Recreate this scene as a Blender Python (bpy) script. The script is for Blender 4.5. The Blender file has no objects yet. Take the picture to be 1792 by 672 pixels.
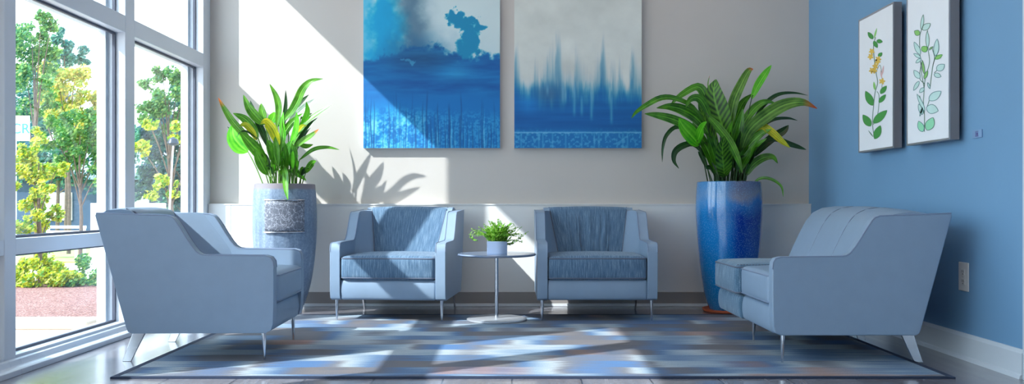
import bpy, bmesh, math, random
import numpy as np
from mathutils import Vector, Matrix, noise
R = math.radians
F = 1531.0; CZ = 0.84; HY = 357.0
COL = bpy.context.scene.collection
random.seed(7)

def W(px, py, d):
    return Vector(((px-896)*d/F, d, CZ-(py-HY)*d/F))

# ------------------------------------------------------------------ materials
def lin(c):
    out = []
    for v in c[:3]:
        v = v/255.0
        out.append(v/12.92 if v <= 0.04045 else ((v+0.055)/1.055)**2.4)
    return (out[0], out[1], out[2], 1.0)

MATS = {}
def new_mat(name):
    m = bpy.data.materials.new(name); m.use_nodes = True
    nt = m.node_tree
    b = nt.nodes['Principled BSDF'] if 'Principled BSDF' in nt.nodes else None
    MATS[name] = m
    return m, nt, b

def N(nt, t, **kw):
    n = nt.nodes.new(t)
    for k, v in kw.items():
        if k in n.inputs: n.inputs[k].default_value = v
        else: setattr(n, k, v)
    return n

def coords(nt, scale=(1,1,1), kind='Object'):
    tc = nt.nodes.new('ShaderNodeTexCoord'); mp = nt.nodes.new('ShaderNodeMapping')
    mp.inputs['Scale'].default_value = scale
    nt.links.new(tc.outputs[kind], mp.inputs['Vector'])
    return mp.outputs['Vector']

def ramp(nt, fac, stops, interp='LINEAR'):
    r = nt.nodes.new('ShaderNodeValToRGB'); r.color_ramp.interpolation = interp
    e = r.color_ramp.elements
    while len(e) < len(stops): e.new(0.5)
    for el, (p, c) in zip(e, stops):
        el.position = p; el.color = c if len(c) == 4 else lin(c)
    nt.links.new(fac, r.inputs['Fac'])
    return r.outputs['Color']

def mixc(nt, fac, a, b, mode='MIX'):
    m = nt.nodes.new('ShaderNodeMix'); m.data_type = 'RGBA'; m.blend_type = mode
    for s, v in ((m.inputs[0], fac), (m.inputs[6], a), (m.inputs[7], b)):
        if isinstance(v, (int, float)): s.default_value = v
        elif isinstance(v, tuple): s.default_value = v if len(v) == 4 else lin(v)
        else: nt.links.new(v, s)
    return m.outputs[2]

def math_(nt, op, a, b=None, c=None):
    m = nt.nodes.new('ShaderNodeMath'); m.operation = op
    for i, v in enumerate((a, b, c)):
        if v is None: continue
        if isinstance(v, (int, float)): m.inputs[i].default_value = v
        else: nt.links.new(v, m.inputs[i])
    return m.outputs[0]

def noise_tex(nt, vec, scale, detail=3, rough=.5):
    n = N(nt, 'ShaderNodeTexNoise', Scale=scale, Detail=detail, Roughness=rough)
    nt.links.new(vec, n.inputs['Vector'])
    return n.outputs['Fac']

def bump(nt, b, h, strength=.2, dist=.01):
    bp = N(nt, 'ShaderNodeBump', Strength=strength, Distance=dist)
    nt.links.new(h, bp.inputs['Height']); nt.links.new(bp.outputs['Normal'], b.inputs['Normal'])

def plain(name, c, rough=.5, metal=0.0, var=.06, nscale=8, bmp=0.0, coat=0.0, spec=.5):
    m, nt, b = new_mat(name)
    v = coords(nt)
    f = noise_tex(nt, v, nscale)
    l = lin(c)
    c1 = tuple(min(1, x*(1-var)) for x in l[:3])+(1,); c2 = tuple(min(1, x*(1+var)) for x in l[:3])+(1,)
    nt.links.new(ramp(nt, f, [(0.3, c1), (0.7, c2)]), b.inputs['Base Color'])
    b.inputs['Roughness'].default_value = rough; b.inputs['Metallic'].default_value = metal
    b.inputs['Coat Weight'].default_value = coat; b.inputs['Specular IOR Level'].default_value = spec
    if bmp: bump(nt, b, noise_tex(nt, v, nscale*25, 2), bmp, .002)
    return m

plain('wall_paint', (198,191,184), .7, var=.015, nscale=2, bmp=.05)
plain('wainscot_paint', (228,226,223), .55, var=.015, nscale=2)
plain('blue_wall_paint', (112,156,192), .65, var=.02, nscale=2, bmp=.05)
plain('ceiling_paint', (225,223,220), .8, var=.01)
plain('taupe_trim', (146,140,138), .5, var=.02)
plain('white_trim', (216,218,222), .42, var=.015)
plain('blue_trim', (205,214,222), .42, var=.015)
plain('frame_metal', (214,220,228), .38, var=.01, spec=.6)
plain('gasket', (72,76,92), .5)
plain('leather', (134,154,176), .42, var=.02, nscale=14, bmp=.10, spec=.45)
plain('piping_leather', (124,138,162), .45, var=.02)
plain('seam_thread', (96,104,122), .7)
plain('chrome', (215,218,224), .12, metal=1.0, var=.01)
plain('steel', (180,184,192), .25, metal=1.0, var=.02)
plain('base_plate', (196,198,204), .3, metal=.5, var=.01)
plain('table_top', (120,135,160), .22, var=.02, coat=.4)
plain('planter_glaze', (134,152,180), .25, var=.03, coat=.3)
plain('soil', (60,45,35), .95, var=.3, nscale=60, bmp=.6)
plain('terracotta', (186,92,58), .6, var=.08)
plain('bark', (96,80,68), .9, var=.25, nscale=30, bmp=.5)
plain('picture_frame', (126,122,124), .4, var=.02)
plain('frame_edge', (176,176,182), .3, metal=.6, var=.02)
plain('paper', (232,236,240), .7, var=.01)
plain('canvas_side', (206,214,224), .7, var=.02)
plain('outlet_plastic', (214,212,208), .4, var=.01)
plain('outlet_slot', (60,58,60), .6)
plain('sign_plate', (132,164,200), .25, var=.02)
plain('sign_mark', (84,84,140), .5)
plain('plant_stem', (96,142,52), .5, var=.2)
plain('plant_stem_dark', (44,74,34), .5, var=.2)
plain('white_wood', (235,236,238), .5, var=.02)
plain('house_siding', (46,70,100), .7, var=.05)
plain('roof_shingle', (150,158,170), .8, var=.08, nscale=20)
plain('sign_blue', (60,140,190), .5)
plain('dark_metal', (60,66,74), .4, metal=.5)
plain('door_paint', (190,205,220), .45, var=.01)
plain('pavement', (214,196,186), .85, var=.06, nscale=1.5, bmp=.2)
plain('curb_concrete', (206,190,168), .85, var=.08, nscale=5, bmp=.3)
plain('lawn_grass', (150,170,90), .9, var=.25, nscale=6, bmp=.5)
plain('lamp_lens', (240,238,230), .3, var=.0)

# mulch
m, nt, b = new_mat('mulch_chips')
v = coords(nt, (1,1,1)); vo = N(nt, 'ShaderNodeTexVoronoi', Scale=60.0); nt.links.new(v, vo.inputs['Vector'])
nt.links.new(ramp(nt, vo.outputs['Color'], [(0, (104,66,60)), (.5, (140,94,84)), (1, (180,140,128))]), b.inputs['Base Color'])
b.inputs['Roughness'].default_value = .9; bump(nt, b, vo.outputs['Distance'], .6, .03)

# glass: thin pane, clear with fresnel reflection
m, nt, b = new_mat('window_glass'); nt.nodes.remove(b)
out = nt.nodes['Material Output']
lwt = N(nt, 'ShaderNodeLayerWeight', Blend=.5); fr_ = math_(nt, 'ADD', math_(nt, 'MULTIPLY', math_(nt, 'POWER', lwt.outputs['Facing'], 5.0), .8), .03); tr = N(nt, 'ShaderNodeBsdfTransparent'); gl = N(nt, 'ShaderNodeBsdfGlossy', Roughness=.0)
tr.inputs['Color'].default_value = (.93,.97,.98,1)
mx = N(nt, 'ShaderNodeMixShader')
nt.links.new(fr_, mx.inputs[0]); nt.links.new(tr.outputs[0], mx.inputs[1]); nt.links.new(gl.outputs[0], mx.inputs[2])
nt.links.new(mx.outputs[0], out.inputs['Surface'])

# woven fabric
def fabric(name, ca, cb, cc, k=1.0):
    m, nt, b = new_mat(name)
    v = coords(nt, (1,1,1), 'UV')
    mp1 = N(nt, 'ShaderNodeMapping'); mp1.inputs['Scale'].default_value = (150*k,12*k,1); nt.links.new(v, mp1.inputs['Vector'])
    mp2 = N(nt, 'ShaderNodeMapping'); mp2.inputs['Scale'].default_value = (380*k,330*k,1); nt.links.new(v, mp2.inputs['Vector'])
    a = noise_tex(nt, mp1.outputs[0], 1.0, 3, .6); w = noise_tex(nt, mp2.outputs[0], 1.0, 1)
    s = math_(nt, 'ADD', math_(nt, 'MULTIPLY', a, .6), math_(nt, 'MULTIPLY', w, .4))
    nt.links.new(ramp(nt, s, [(.30, ca), (.5, cb), (.70, cc)]), b.inputs['Base Color'])
    b.inputs['Roughness'].default_value = .85; b.inputs['Sheen Weight'].default_value = .2
    bump(nt, b, s, .5, .002)
fabric('fabric', (50,76,102), (80,110,138), (134,158,178), .9)
fabric('sofa_fabric', (30,62,90), (78,112,138), (150,174,192), .7)

# rug
m, nt, b = new_mat('rug_weave')
v = coords(nt)
sep = N(nt, 'ShaderNodeSeparateXYZ'); nt.links.new(v, sep.inputs[0])
X, Y = sep.outputs[0], sep.outputs[1]
rowf = math_(nt, 'ADD', math_(nt, 'MULTIPLY', Y, 5.6), math_(nt, 'MULTIPLY', noise_tex(nt, coords(nt, (2.0,3.0,1)), 1.0, 2), .5))
row = math_(nt, 'FLOOR', rowf)
def strip(xs, seed, detail=1.0):
    cb = N(nt, 'ShaderNodeCombineXYZ')
    nt.links.new(math_(nt, 'MULTIPLY', X, xs), cb.inputs[0]); nt.links.new(math_(nt, 'MULTIPLY', row, 5.37), cb.inputs[1]); cb.inputs[2].default_value = seed
    n = N(nt, 'ShaderNodeTexNoise', Scale=1.0, Detail=detail, Roughness=.5); nt.links.new(cb.outputs[0], n.inputs['Vector'])
    return n.outputs['Fac']
streak = noise_tex(nt, coords(nt, (2.5,75,1)), 1.0, 3, .6)
f1 = math_(nt, 'ADD', strip(1.15, 0.0, 1), math_(nt, 'MULTIPLY', math_(nt, 'SUBTRACT', streak, .5), .16))
base = ramp(nt, f1, [(.26, (66,88,116)), (.35, (112,106,106)), (.42, (98,98,106)), (.47, (78,108,144)), (.52, (134,152,168)), (.57, (164,172,178)), (.61, (110,110,116)), (.68, (76,112,156))])
f2 = strip(1.3, 11.0, 2)
rust = ramp(nt, f2, [(.60, (0,0,0,1)), (.68, (1,1,1,1))])
base = mixc(nt, math_(nt, 'MULTIPLY', rust, .75), base, (160,120,102))
weave = noise_tex(nt, coords(nt, (260,160,1)), 1.0, 1)
base = mixc(nt, .35, base, ramp(nt, weave, [(.35, (.25,.25,.25,1)), (.65, (.75,.75,.75,1))]), 'OVERLAY')
base = mixc(nt, .20, base, ramp(nt, streak, [(.3, (.2,.22,.25,1)), (.7, (.8,.8,.8,1))]), 'OVERLAY')
nt.links.new(base, b.inputs['Base Color']); b.inputs['Roughness'].default_value = .9
bump(nt, b, weave, .4, .003)
plain('rug_border', (38,50,74), .85, var=.1, nscale=60)

# floor planks along Y
m, nt, b = new_mat('floor_planks')
tc = nt.nodes.new('ShaderNodeTexCoord'); mp = nt.nodes.new('ShaderNodeMapping'); mp.inputs['Rotation'].default_value = (0,0,R(90))
nt.links.new(tc.outputs['Object'], mp.inputs['Vector'])
br = N(nt, 'ShaderNodeTexBrick', Scale=1.0); br.inputs['Brick Width'].default_value = 1.25; br.inputs['Row Height'].default_value = .33
br.inputs['Mortar Size'].default_value = .004; br.inputs['Mortar Smooth'].default_value = .2
br.inputs['Color1'].default_value = lin((152,150,156)); br.inputs['Color2'].default_value = lin((126,120,124)); br.inputs['Mortar'].default_value = lin((70,72,80))
nt.links.new(mp.outputs[0], br.inputs['Vector'])
g = noise_tex(nt, coords(nt, (26,1.6,1)), 1.0, 5, .6)
c = mixc(nt, .32, br.outputs['Color'], ramp(nt, g, [(.3, (.2,.19,.19,1)), (.7, (.72,.72,.74,1))]), 'OVERLAY')
nt.links.new(c, b.inputs['Base Color'])
nt.links.new(ramp(nt, g, [(.3, (.16,.16,.16,1)), (.7, (.24,.24,.24,1))]), b.inputs['Roughness'])
b.inputs['Coat Weight'].default_value = .8; b.inputs['Coat Roughness'].default_value = .2
bump(nt, b, br.outputs['Fac'], -.3, .004)

# grey stone pot
m, nt, b = new_mat('grey_pot_glaze')
v = coords(nt)
sp = noise_tex(nt, coords(nt, (60,60,60)), 1.0, 4, .8); st = noise_tex(nt, coords(nt, (22,22,2.5)), 1.0, 3)
s = math_(nt, 'ADD', math_(nt, 'MULTIPLY', sp, .6), math_(nt, 'MULTIPLY', st, .4))
c = ramp(nt, s, [(.32, (88,106,128)), (.5, (118,136,158)), (.68, (156,172,190))])
sz = N(nt, 'ShaderNodeSeparateXYZ'); nt.links.new(v, sz.inputs[0])
rimf = ramp(nt, sz.outputs[2], [(.945, (0,0,0,1)), (.962, (1,1,1,1))])
c = mixc(nt, rimf, c, (132,124,130))
nt.links.new(c, b.inputs['Base Color']); b.inputs['Roughness'].default_value = .45; bump(nt, b, sp, .25, .004)

m, nt, b = new_mat('crackle_panel')
v = coords(nt); vo = N(nt, 'ShaderNodeTexVoronoi', Scale=30.0, feature='DISTANCE_TO_EDGE')
nz = N(nt, 'ShaderNodeTexNoise', Scale=14.0, Detail=4.0); nt.links.new(v, nz.inputs['Vector'])
mv = mixc(nt, .12, v, nz.outputs['Color']); nt.links.new(mv, vo.inputs['Vector'])
c = ramp(nt, vo.outputs['Distance'], [(.0, (190,194,204)), (.035, (124,128,140)), (.12, (104,108,120))])
c = mixc(nt, .5, c, ramp(nt, noise_tex(nt, coords(nt, (150,150,150)), 1.0, 2), [(.35, (.2,.2,.2,1)), (.65, (.8,.8,.8,1))]), 'OVERLAY')
nt.links.new(c, b.inputs['Base Color']); b.inputs['Roughness'].default_value = .5

# blue glazed pot (local x: left of photo is negative)
m, nt, b = new_mat('blue_pot_glaze')
v = coords(nt); sz = N(nt, 'ShaderNodeSeparateXYZ'); nt.links.new(v, sz.inputs[0])
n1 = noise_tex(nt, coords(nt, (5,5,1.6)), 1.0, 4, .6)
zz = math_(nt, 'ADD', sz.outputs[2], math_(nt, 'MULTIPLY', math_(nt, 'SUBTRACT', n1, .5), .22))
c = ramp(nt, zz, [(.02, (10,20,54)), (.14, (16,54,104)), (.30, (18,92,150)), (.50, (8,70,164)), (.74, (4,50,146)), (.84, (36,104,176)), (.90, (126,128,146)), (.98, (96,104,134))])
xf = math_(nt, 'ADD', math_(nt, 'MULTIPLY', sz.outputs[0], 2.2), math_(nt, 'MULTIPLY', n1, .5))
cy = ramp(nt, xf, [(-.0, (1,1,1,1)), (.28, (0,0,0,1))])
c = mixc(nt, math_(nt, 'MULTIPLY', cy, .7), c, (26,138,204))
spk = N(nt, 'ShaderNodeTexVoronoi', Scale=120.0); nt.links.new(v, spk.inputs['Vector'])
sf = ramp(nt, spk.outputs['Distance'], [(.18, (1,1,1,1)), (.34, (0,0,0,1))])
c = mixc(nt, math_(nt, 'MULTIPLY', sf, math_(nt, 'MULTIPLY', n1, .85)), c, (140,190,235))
nt.links.new(c, b.inputs['Base Color']); b.inputs['Roughness'].default_value = .12; b.inputs['Coat Weight'].default_value = .6
b.inputs['Coat Roughness'].default_value = .05
bump(nt, b, spk.outputs['Distance'], .12, .002)

# broad plant leaves
def leafmat(name, dark, light, edge=None, veins=26.0, trans=.3, rough=.35, pinnate=False):
    m, nt, b = new_mat(name)
    tc = nt.nodes.new('ShaderNodeTexCoord'); s = N(nt, 'ShaderNodeSeparateXYZ'); nt.links.new(tc.outputs['UV'], s.inputs[0])
    u, vv = s.outputs[0], s.outputs[1]
    au = math_(nt, 'ABSOLUTE', math_(nt, 'SUBTRACT', u, .5))
    arg = math_(nt, 'MULTIPLY', u, veins)
    if pinnate: arg = math_(nt, 'MULTIPLY', math_(nt, 'SUBTRACT', vv, math_(nt, 'MULTIPLY', au, .35)), veins*3)
    si = math_(nt, 'SINE', arg)
    f = math_(nt, 'ADD', math_(nt, 'MULTIPLY', si, .24 if pinnate else .13), noise_tex(nt, coords(nt, (14,14,14)), 1.0, 3))
    c = ramp(nt, f, [(.25, dark), (.75, light)])
    mid = ramp(nt, au, [(.02, (1,1,1,1)), (.06, (0,0,0,1))])
    c = mixc(nt, math_(nt, 'MULTIPLY', mid, .5), c, tuple(min(255, int(x*1.25)+20) for x in light))
    if edge:
        tp = ramp(nt, vv, [(.80, (0,0,0,1)), (.95, (1,1,1,1))])
        c = mixc(nt, tp, c, edge)
    nt.links.new(c, b.inputs['Base Color']); b.inputs['Roughness'].default_value = rough
    t = N(nt, 'ShaderNodeBsdfTranslucent'); nt.links.new(c, t.inputs['Color'])
    mx = N(nt, 'ShaderNodeMixShader'); mx.inputs[0].default_value = trans
    nt.links.new(b.outputs[0], mx.inputs[1]); nt.links.new(t.outputs[0], mx.inputs[2])
    nt.links.new(mx.outputs[0], nt.nodes['Material Output'].inputs['Surface'])
    return m
leafmat('leaf_green', (44,104,22), (104,172,44))
leafmat('leaf_bright', (60,170,20), (120,215,50), trans=.4)
leafmat('leaf_dark', (18,52,24), (42,86,38))
leafmat('leaf_yellow', (140,160,30), (226,214,40))
leafmat('leaf_pale', (150,180,160), (226,232,226))
leafmat('leaf_tip', (50,110,30), (118,176,60), edge=(236,120,50))
leafmat('leaf_pinnate', (18,64,14), (92,152,40), veins=22.0, pinnate=True)
leafmat('leaf_r_green', (30,84,12), (88,158,34), trans=.25)
leafmat('leaf_r_tip', (48,94,28), (110,158,60), edge=(190,90,50), trans=.25)

def treeleaf(name, cols, trans=.35):
    m, nt, b = new_mat(name)
    g = nt.nodes.new('ShaderNodeNewGeometry')
    k = len(cols)
    c = ramp(nt, g.outputs['Random Per Island'], [((i+.5)/k, cc) for i, cc in enumerate(cols)])
    nt.links.new(c, b.inputs['Base Color']); b.inputs['Roughness'].default_value = .6
    t = N(nt, 'ShaderNodeBsdfTranslucent'); nt.links.new(c, t.inputs['Color'])
    mx = N(nt, 'ShaderNodeMixShader'); mx.inputs[0].default_value = trans
    nt.links.new(b.outputs[0], mx.inputs[1]); nt.links.new(t.outputs[0], mx.inputs[2])
    nt.links.new(mx.outputs[0], nt.nodes['Material Output'].inputs['Surface'])
treeleaf('tree_yellow', [(190,195,40), (226,222,60), (120,165,50), (96,150,60), (214,210,110)])
treeleaf('tree_gold', [(214,190,80), (230,214,120), (170,180,80), (150,175,90)])
treeleaf('tree_green', [(70,130,60), (110,160,80), (60,120,90), (160,190,100)])
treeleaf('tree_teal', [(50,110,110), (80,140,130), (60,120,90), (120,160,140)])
treeleaf('tree_blue_green', [(50,90,110), (74,110,120), (60,110,90), (90,130,120)])  # dark blue-green leaf colours for background trees
treeleaf('fern_green', [(110,180,40), (160,215,60), (90,160,50), (200,228,120)], .35)

# painted canvases: colour attribute generated below
def attrmat(name, rough=.55):
    m, nt, b = new_mat(name)
    a = N(nt, 'ShaderNodeAttribute'); a.attribute_name = 'paint'
    nt.links.new(a.outputs['Color'], b.inputs['Base Color']); b.inputs['Roughness'].default_value = rough
    bump(nt, b, noise_tex(nt, coords(nt, (400,400,400)), 1.0, 1), .1, .001)
attrmat('canvas_paint', .7)

# ------------------------------------------------------------------ object helpers
def tag(o, label=None, cat=None, group=None, kind=None):
    if label: o['label'] = label
    if cat: o['category'] = cat
    if group: o['group'] = group
    if kind: o['kind'] = kind
    return o

def empty(name, loc, rz=0.0, **kw):
    o = bpy.data.objects.new(name, None); COL.objects.link(o)
    o.location = loc; o.rotation_euler = (0,0,rz); o.empty_display_size = .05
    return tag(o, **kw)

class MB:
    """collects geometry for ONE object"""
    def __init__(s): s.v = []; s.f = []; s.mi = []; s.uv = {}
    def add(s, vs, fs, mi=0, uvs=None):
        n = len(s.v); s.v += [tuple(p) for p in vs]
        for f in fs:
            s.f.append(tuple(i+n for i in f)); s.mi.append(mi)
        if uvs:
            for i, u in enumerate(uvs): s.uv[n+i] = u
        return s
    def box(s, a, b, mi=0):
        x0,y0,z0 = a; x1,y1,z1 = b
        vs = [(x0,y0,z0),(x1,y0,z0),(x1,y1,z0),(x0,y1,z0),(x0,y0,z1),(x1,y0,z1),(x1,y1,z1),(x0,y1,z1)]
        return s.add(vs, [(3,2,1,0),(4,5,6,7),(0,1,5,4),(1,2,6,5),(2,3,7,6),(3,0,4,7)], mi)
    def prism_y(s, prof, y0, y1, mi=0):
        n = len(prof)
        vs = [(x,y0,z) for x,z in prof]+[(x,y1,z) for x,z in prof]
        fs = [tuple(range(n)), tuple(range(2*n-1,n-1,-1))]+[(i,i+n,(i+1)%n+n,(i+1)%n) for i in range(n)]
        return s.add(vs, fs, mi)
    def tube(s, pts, r, seg=8, mi=0, closed=False, cap=True):
        pts = [Vector(p) for p in pts]; n = len(pts)
        rs = r if isinstance(r, (list,tuple)) else [r]*n
        vs = []; up = None
        for i, p in enumerate(pts):
            if closed: t = pts[(i+1)%n]-pts[i-1]
            else: t = pts[min(i+1,n-1)]-pts[max(i-1,0)]
            t = t.normalized() if t.length > 1e-9 else Vector((0,0,1))
            if up is None:
                up = Vector((0,0,1)) if abs(t.z) < .9 else Vector((1,0,0))
            a = (up-t*up.dot(t))
            a = a.normalized() if a.length > 1e-6 else t.orthogonal().normalized()
            up = a; b_ = t.cross(a)
            for k in range(seg):
                an = 2*math.pi*k/seg
                vs.append(p+(a*math.cos(an)+b_*math.sin(an))*rs[i])
        fs = []
        m_ = n if closed else n-1
        for i in range(m_):
            j = (i+1) % n
            for k in range(seg):
                l = (k+1) % seg
                fs.append((i*seg+k, i*seg+l, j*seg+l, j*seg+k))
        if cap and not closed:
            fs.append(tuple(range(seg-1,-1,-1))); fs.append(tuple((n-1)*seg+k for k in range(seg)))
        return s.add(vs, fs, mi)
    def lathe(s, prof, seg=48, mi=0, c=(0,0)):
        vs = []; n = len(prof)
        for r, z in prof:
            for k in range(seg):
                a = 2*math.pi*k/seg
                vs.append((c[0]+r*math.cos(a), c[1]+r*math.sin(a), z))
        fs = []
        for i in range(n-1):
            for k in range(seg):
                l = (k+1) % seg
                fs.append((i*seg+k, i*seg+l, (i+1)*seg+l, (i+1)*seg+k))
        if prof[0][0] > 1e-6: fs.append(tuple(range(seg-1,-1,-1)))
        if prof[-1][0] > 1e-6: fs.append(tuple((n-1)*seg+k for k in range(seg)))
        return s.add(vs, fs, mi)
    def grid(s, fn, nu, nv, mi=0, uvscale=(1,1)):
        vs = []; uv = []
        for i in range(nu+1):
            for j in range(nv+1):
                vs.append(fn(i/nu, j/nv)); uv.append((i/nu*uvscale[0], j/nv*uvscale[1]))
        fs = [(i*(nv+1)+j, (i+1)*(nv+1)+j, (i+1)*(nv+1)+j+1, i*(nv+1)+j+1) for i in range(nu) for j in range(nv)]
        return s.add(vs, fs, mi, uv)
    def build(s, name, mats, parent=None, smooth=True, bevel=0, fixn=True, solid=0, angle=35):
        me = bpy.data.meshes.new(name)
        me.from_pydata(s.v, [], s.f)
        if isinstance(mats, str): mats = [mats]
        for m_ in mats: me.materials.append(MATS[m_])
        me.polygons.foreach_set('material_index', s.mi)
        if s.uv:
            ul = me.uv_layers.new(name='UVMap')
            li = np.zeros(len(me.loops), dtype=np.int32); me.loops.foreach_get('vertex_index', li)
            arr = np.zeros((len(s.v),2), dtype=np.float32)
            for k, u in s.uv.items(): arr[k] = u
            ul.data.foreach_set('uv', arr[li].ravel())
        if fixn:
            bm = bmesh.new(); bm.from_mesh(me)
            bmesh.ops.recalc_face_normals(bm, faces=bm.faces); bm.to_mesh(me); bm.free()
        if smooth:
            me.shade_smooth()
            me.update()
            try: me.set_sharp_from_angle(angle=R(angle))
            except Exception: pass
        o = bpy.data.objects.new(name, me); COL.objects.link(o)
        if parent: o.parent = parent
        if solid:
            md = o.modifiers.new('solid', 'SOLIDIFY'); md.thickness = solid
        if bevel:
            md = o.modifiers.new('bevel', 'BEVEL'); md.width = bevel; md.segments = 4; md.limit_method = 'ANGLE'; md.angle_limit = R(40)
        return o

def rbox(mb, a, b, r, fn=None, n=10, mi=0, uvax=(1,2), corner=4):
    """rounded, optionally puffed box; UV in metres by dominant axis"""
    c = [(a[i]+b[i])/2 for i in range(3)]; h = [(b[i]-a[i])/2 for i in range(3)]
    def axis(i):
        H = h[i]; rr = min(r, H*.98)
        L = [-H+rr*(1-math.cos(k/corner*math.pi/2)) for k in range(corner)]
        M = [-H+rr+(2*H-2*rr)*k/n for k in range(n+1)]
        return L+M+[-x for x in reversed(L)]
    ax = [axis(i) for i in range(3)]
    verts = {}; vl = []; fl = []; uvs = []
    def vid(p, face):
        key = (round(p[0],6), round(p[1],6), round(p[2],6), face)
        if key in verts: return verts[key]
        q = [max(-(h[i]-min(r,h[i]*.98)), min(h[i]-min(r,h[i]*.98), p[i])) for i in range(3)]
        d = Vector([p[i]-q[i] for i in range(3)])
        if d.length > 1e-9: d = d.normalized()*min(r, d.length if max(abs(x) for x in d) == 0 else r)
        w = [q[i]+d[i] for i in range(3)]
        if fn: w = fn(w, h)
        verts[key] = len(vl); vl.append([c[i]+w[i] for i in range(3)])
        if face in (0,): uvs.append((c[1]+p[1], c[2]+p[2]))
        elif face == 1: uvs.append((c[0]+p[0], c[2]+p[2]))
        else: uvs.append((c[1]+p[1], c[0]+p[0]))
        return verts[key]
    for axn in range(3):
        i1, i2 = [i for i in range(3) if i != axn]
        for sg in (-1,1):
            for u in range(len(ax[i1])-1):
                for w_ in range(len(ax[i2])-1):
                    q = []
                    for du, dw in ((0,0),(1,0),(1,1),(0,1)):
                        p = [0,0,0]; p[axn] = sg*h[axn]; p[i1] = ax[i1][u+du]; p[i2] = ax[i2][w_+dw]
                        q.append(vid(p, axn))
                    # flip when needed so normals are outward
                    A, B, C_ = (Vector(vl[k]) for k in q[:3])
                    nn = (B-A).cross(C_-A)
                    if nn[axn]*sg < 0: q.reverse()
                    fl.append(tuple(q))
    mb.add(vl, fl, mi, uvs)
    return mb

def weld(o, d=1e-5):
    bm = bmesh.new(); bm.from_mesh(o.data)
    bmesh.ops.remove_doubles(bm, verts=bm.verts, dist=d)
    bmesh.ops.recalc_face_normals(bm, faces=bm.faces)
    bm.to_mesh(o.data); bm.free()
    return o

def catmull(pts, n):
    P_ = [Vector(p) for p in pts]
    if len(P_) == 2: return [P_[0].lerp(P_[1], i/n) for i in range(n+1)]
    E = [P_[0]*2-P_[1]]+P_+[P_[-1]*2-P_[-2]]
    out = []; m_ = len(P_)-1
    for i in range(n+1):
        t = i/n*m_; k = min(int(t), m_-1); t -= k
        a, b_, c, d = E[k:k+4]
        out.append(.5*((2*b_)+(c-a)*t+(2*a-5*b_+4*c-d)*t*t+(3*b_-a-3*c+d)*t**3))
    return out

# ------------------------------------------------------------------ room
XL, XR, YB, ZC = -2.5, 2.46, 7.25, 3.6
Y0 = -3.2
o = MB().box((XL-.2,Y0-.2,-.12), (XR+.2,YB+.2,0)).build('floor', 'floor_planks', smooth=False); tag(o, kind='structure')
o = MB().box((XL-.2,Y0-.2,ZC), (XR+.2,YB+.2,ZC+.12)).build('ceiling', 'ceiling_paint', smooth=False); tag(o, kind='structure')
o = MB().box((XL-.2,YB,0), (XR+.2,YB+.2,ZC)).build('wall_back', 'wall_paint', smooth=False); tag(o, kind='structure')
o = MB().box((XL-.2,Y0-.2,0), (XR+.2,Y0,ZC)).build('wall_front', 'wall_paint', smooth=False); tag(o, kind='structure')
mb = MB()
DY0, DY1, DZ = 3.10, 4.04, 2.1
mb.box((XR,DY1,0), (XR+.2,YB,ZC)); mb.box((XR,Y0,0), (XR+.2,DY0,ZC)); mb.box((XR,DY0,DZ), (XR+.2,DY1,ZC))
o = mb.build('wall_right', 'blue_wall_paint', smooth=False); tag(o, kind='structure')
# wainscot: smooth lighter panelling with a slim cap on the back wall
WF = 7.19
mb = MB().box((XL+.005,WF,.0), (XR-.002,YB,.835)).box((XL+.005,WF-.006,.832), (XR-.002,YB,.842))
mb.box((-2.318,WF-.003,.13), (-2.312,WF,.83))
o = mb.build('wainscot', 'wainscot_paint', smooth=False); tag(o, kind='structure', label='pale painted panelling along the foot of the back wall', cat='panelling')
mb = MB().box((XL+.005,WF-.018,.024), (XR-.002,WF,.118)); o = mb.build('baseboard_back', 'taupe_trim', smooth=False, bevel=.004); tag(o, kind='structure')
mb = MB().box((XL+.005,WF-.03,0), (XR-.002,WF-.0,.024)); o = mb.build('trim_1', 'white_trim', smooth=False, bevel=.004); tag(o, kind='structure')
mb = MB().prism_y([(XR-.018,0),(XR,0),(XR,.14),(XR-.008,.14),(XR-.018,.122)], 4.19, WF-.03)
mb.prism_y([(XR-.032,0),(XR-.018,0),(XR-.018,.022),(XR-.026,.018)], 4.19, WF-.03)
o = mb.build('baseboard_right', 'blue_trim', smooth=False); tag(o, kind='structure')
# door on the right, only its casing reaches the frame
mb = MB().box((XR-.022,DY1-.01,0), (XR+.0,DY1+.14,DZ+.12)).box((XR-.022,DY0-.14,0), (XR,DY0+.01,DZ+.12)).box((XR-.022,DY0,DZ), (XR,DY1,DZ+.12))
mb.box((XR,DY1-.012,0), (XR+.2,DY1,DZ)).box((XR,DY0,0), (XR+.2,DY0+.012,DZ))
o = mb.build('door_1', 'blue_trim', smooth=False, bevel=.004); tag(o, kind='structure')
dp = MB().box((XR+.05,DY0+.012,.01), (XR+.09,DY1-.012,DZ-.005)).build('door_leaf', 'door_paint', o, smooth=False)
MB().lathe([(0,0),(.025,0),(.03,.02),(.022,.04),(0,.045)], 16).build('door_handle', 'chrome', dp).matrix_local = Matrix.Translation((XR+.05,DY0+.09,1.0)) @ Matrix.Rotation(R(-90),4,'Y')

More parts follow.
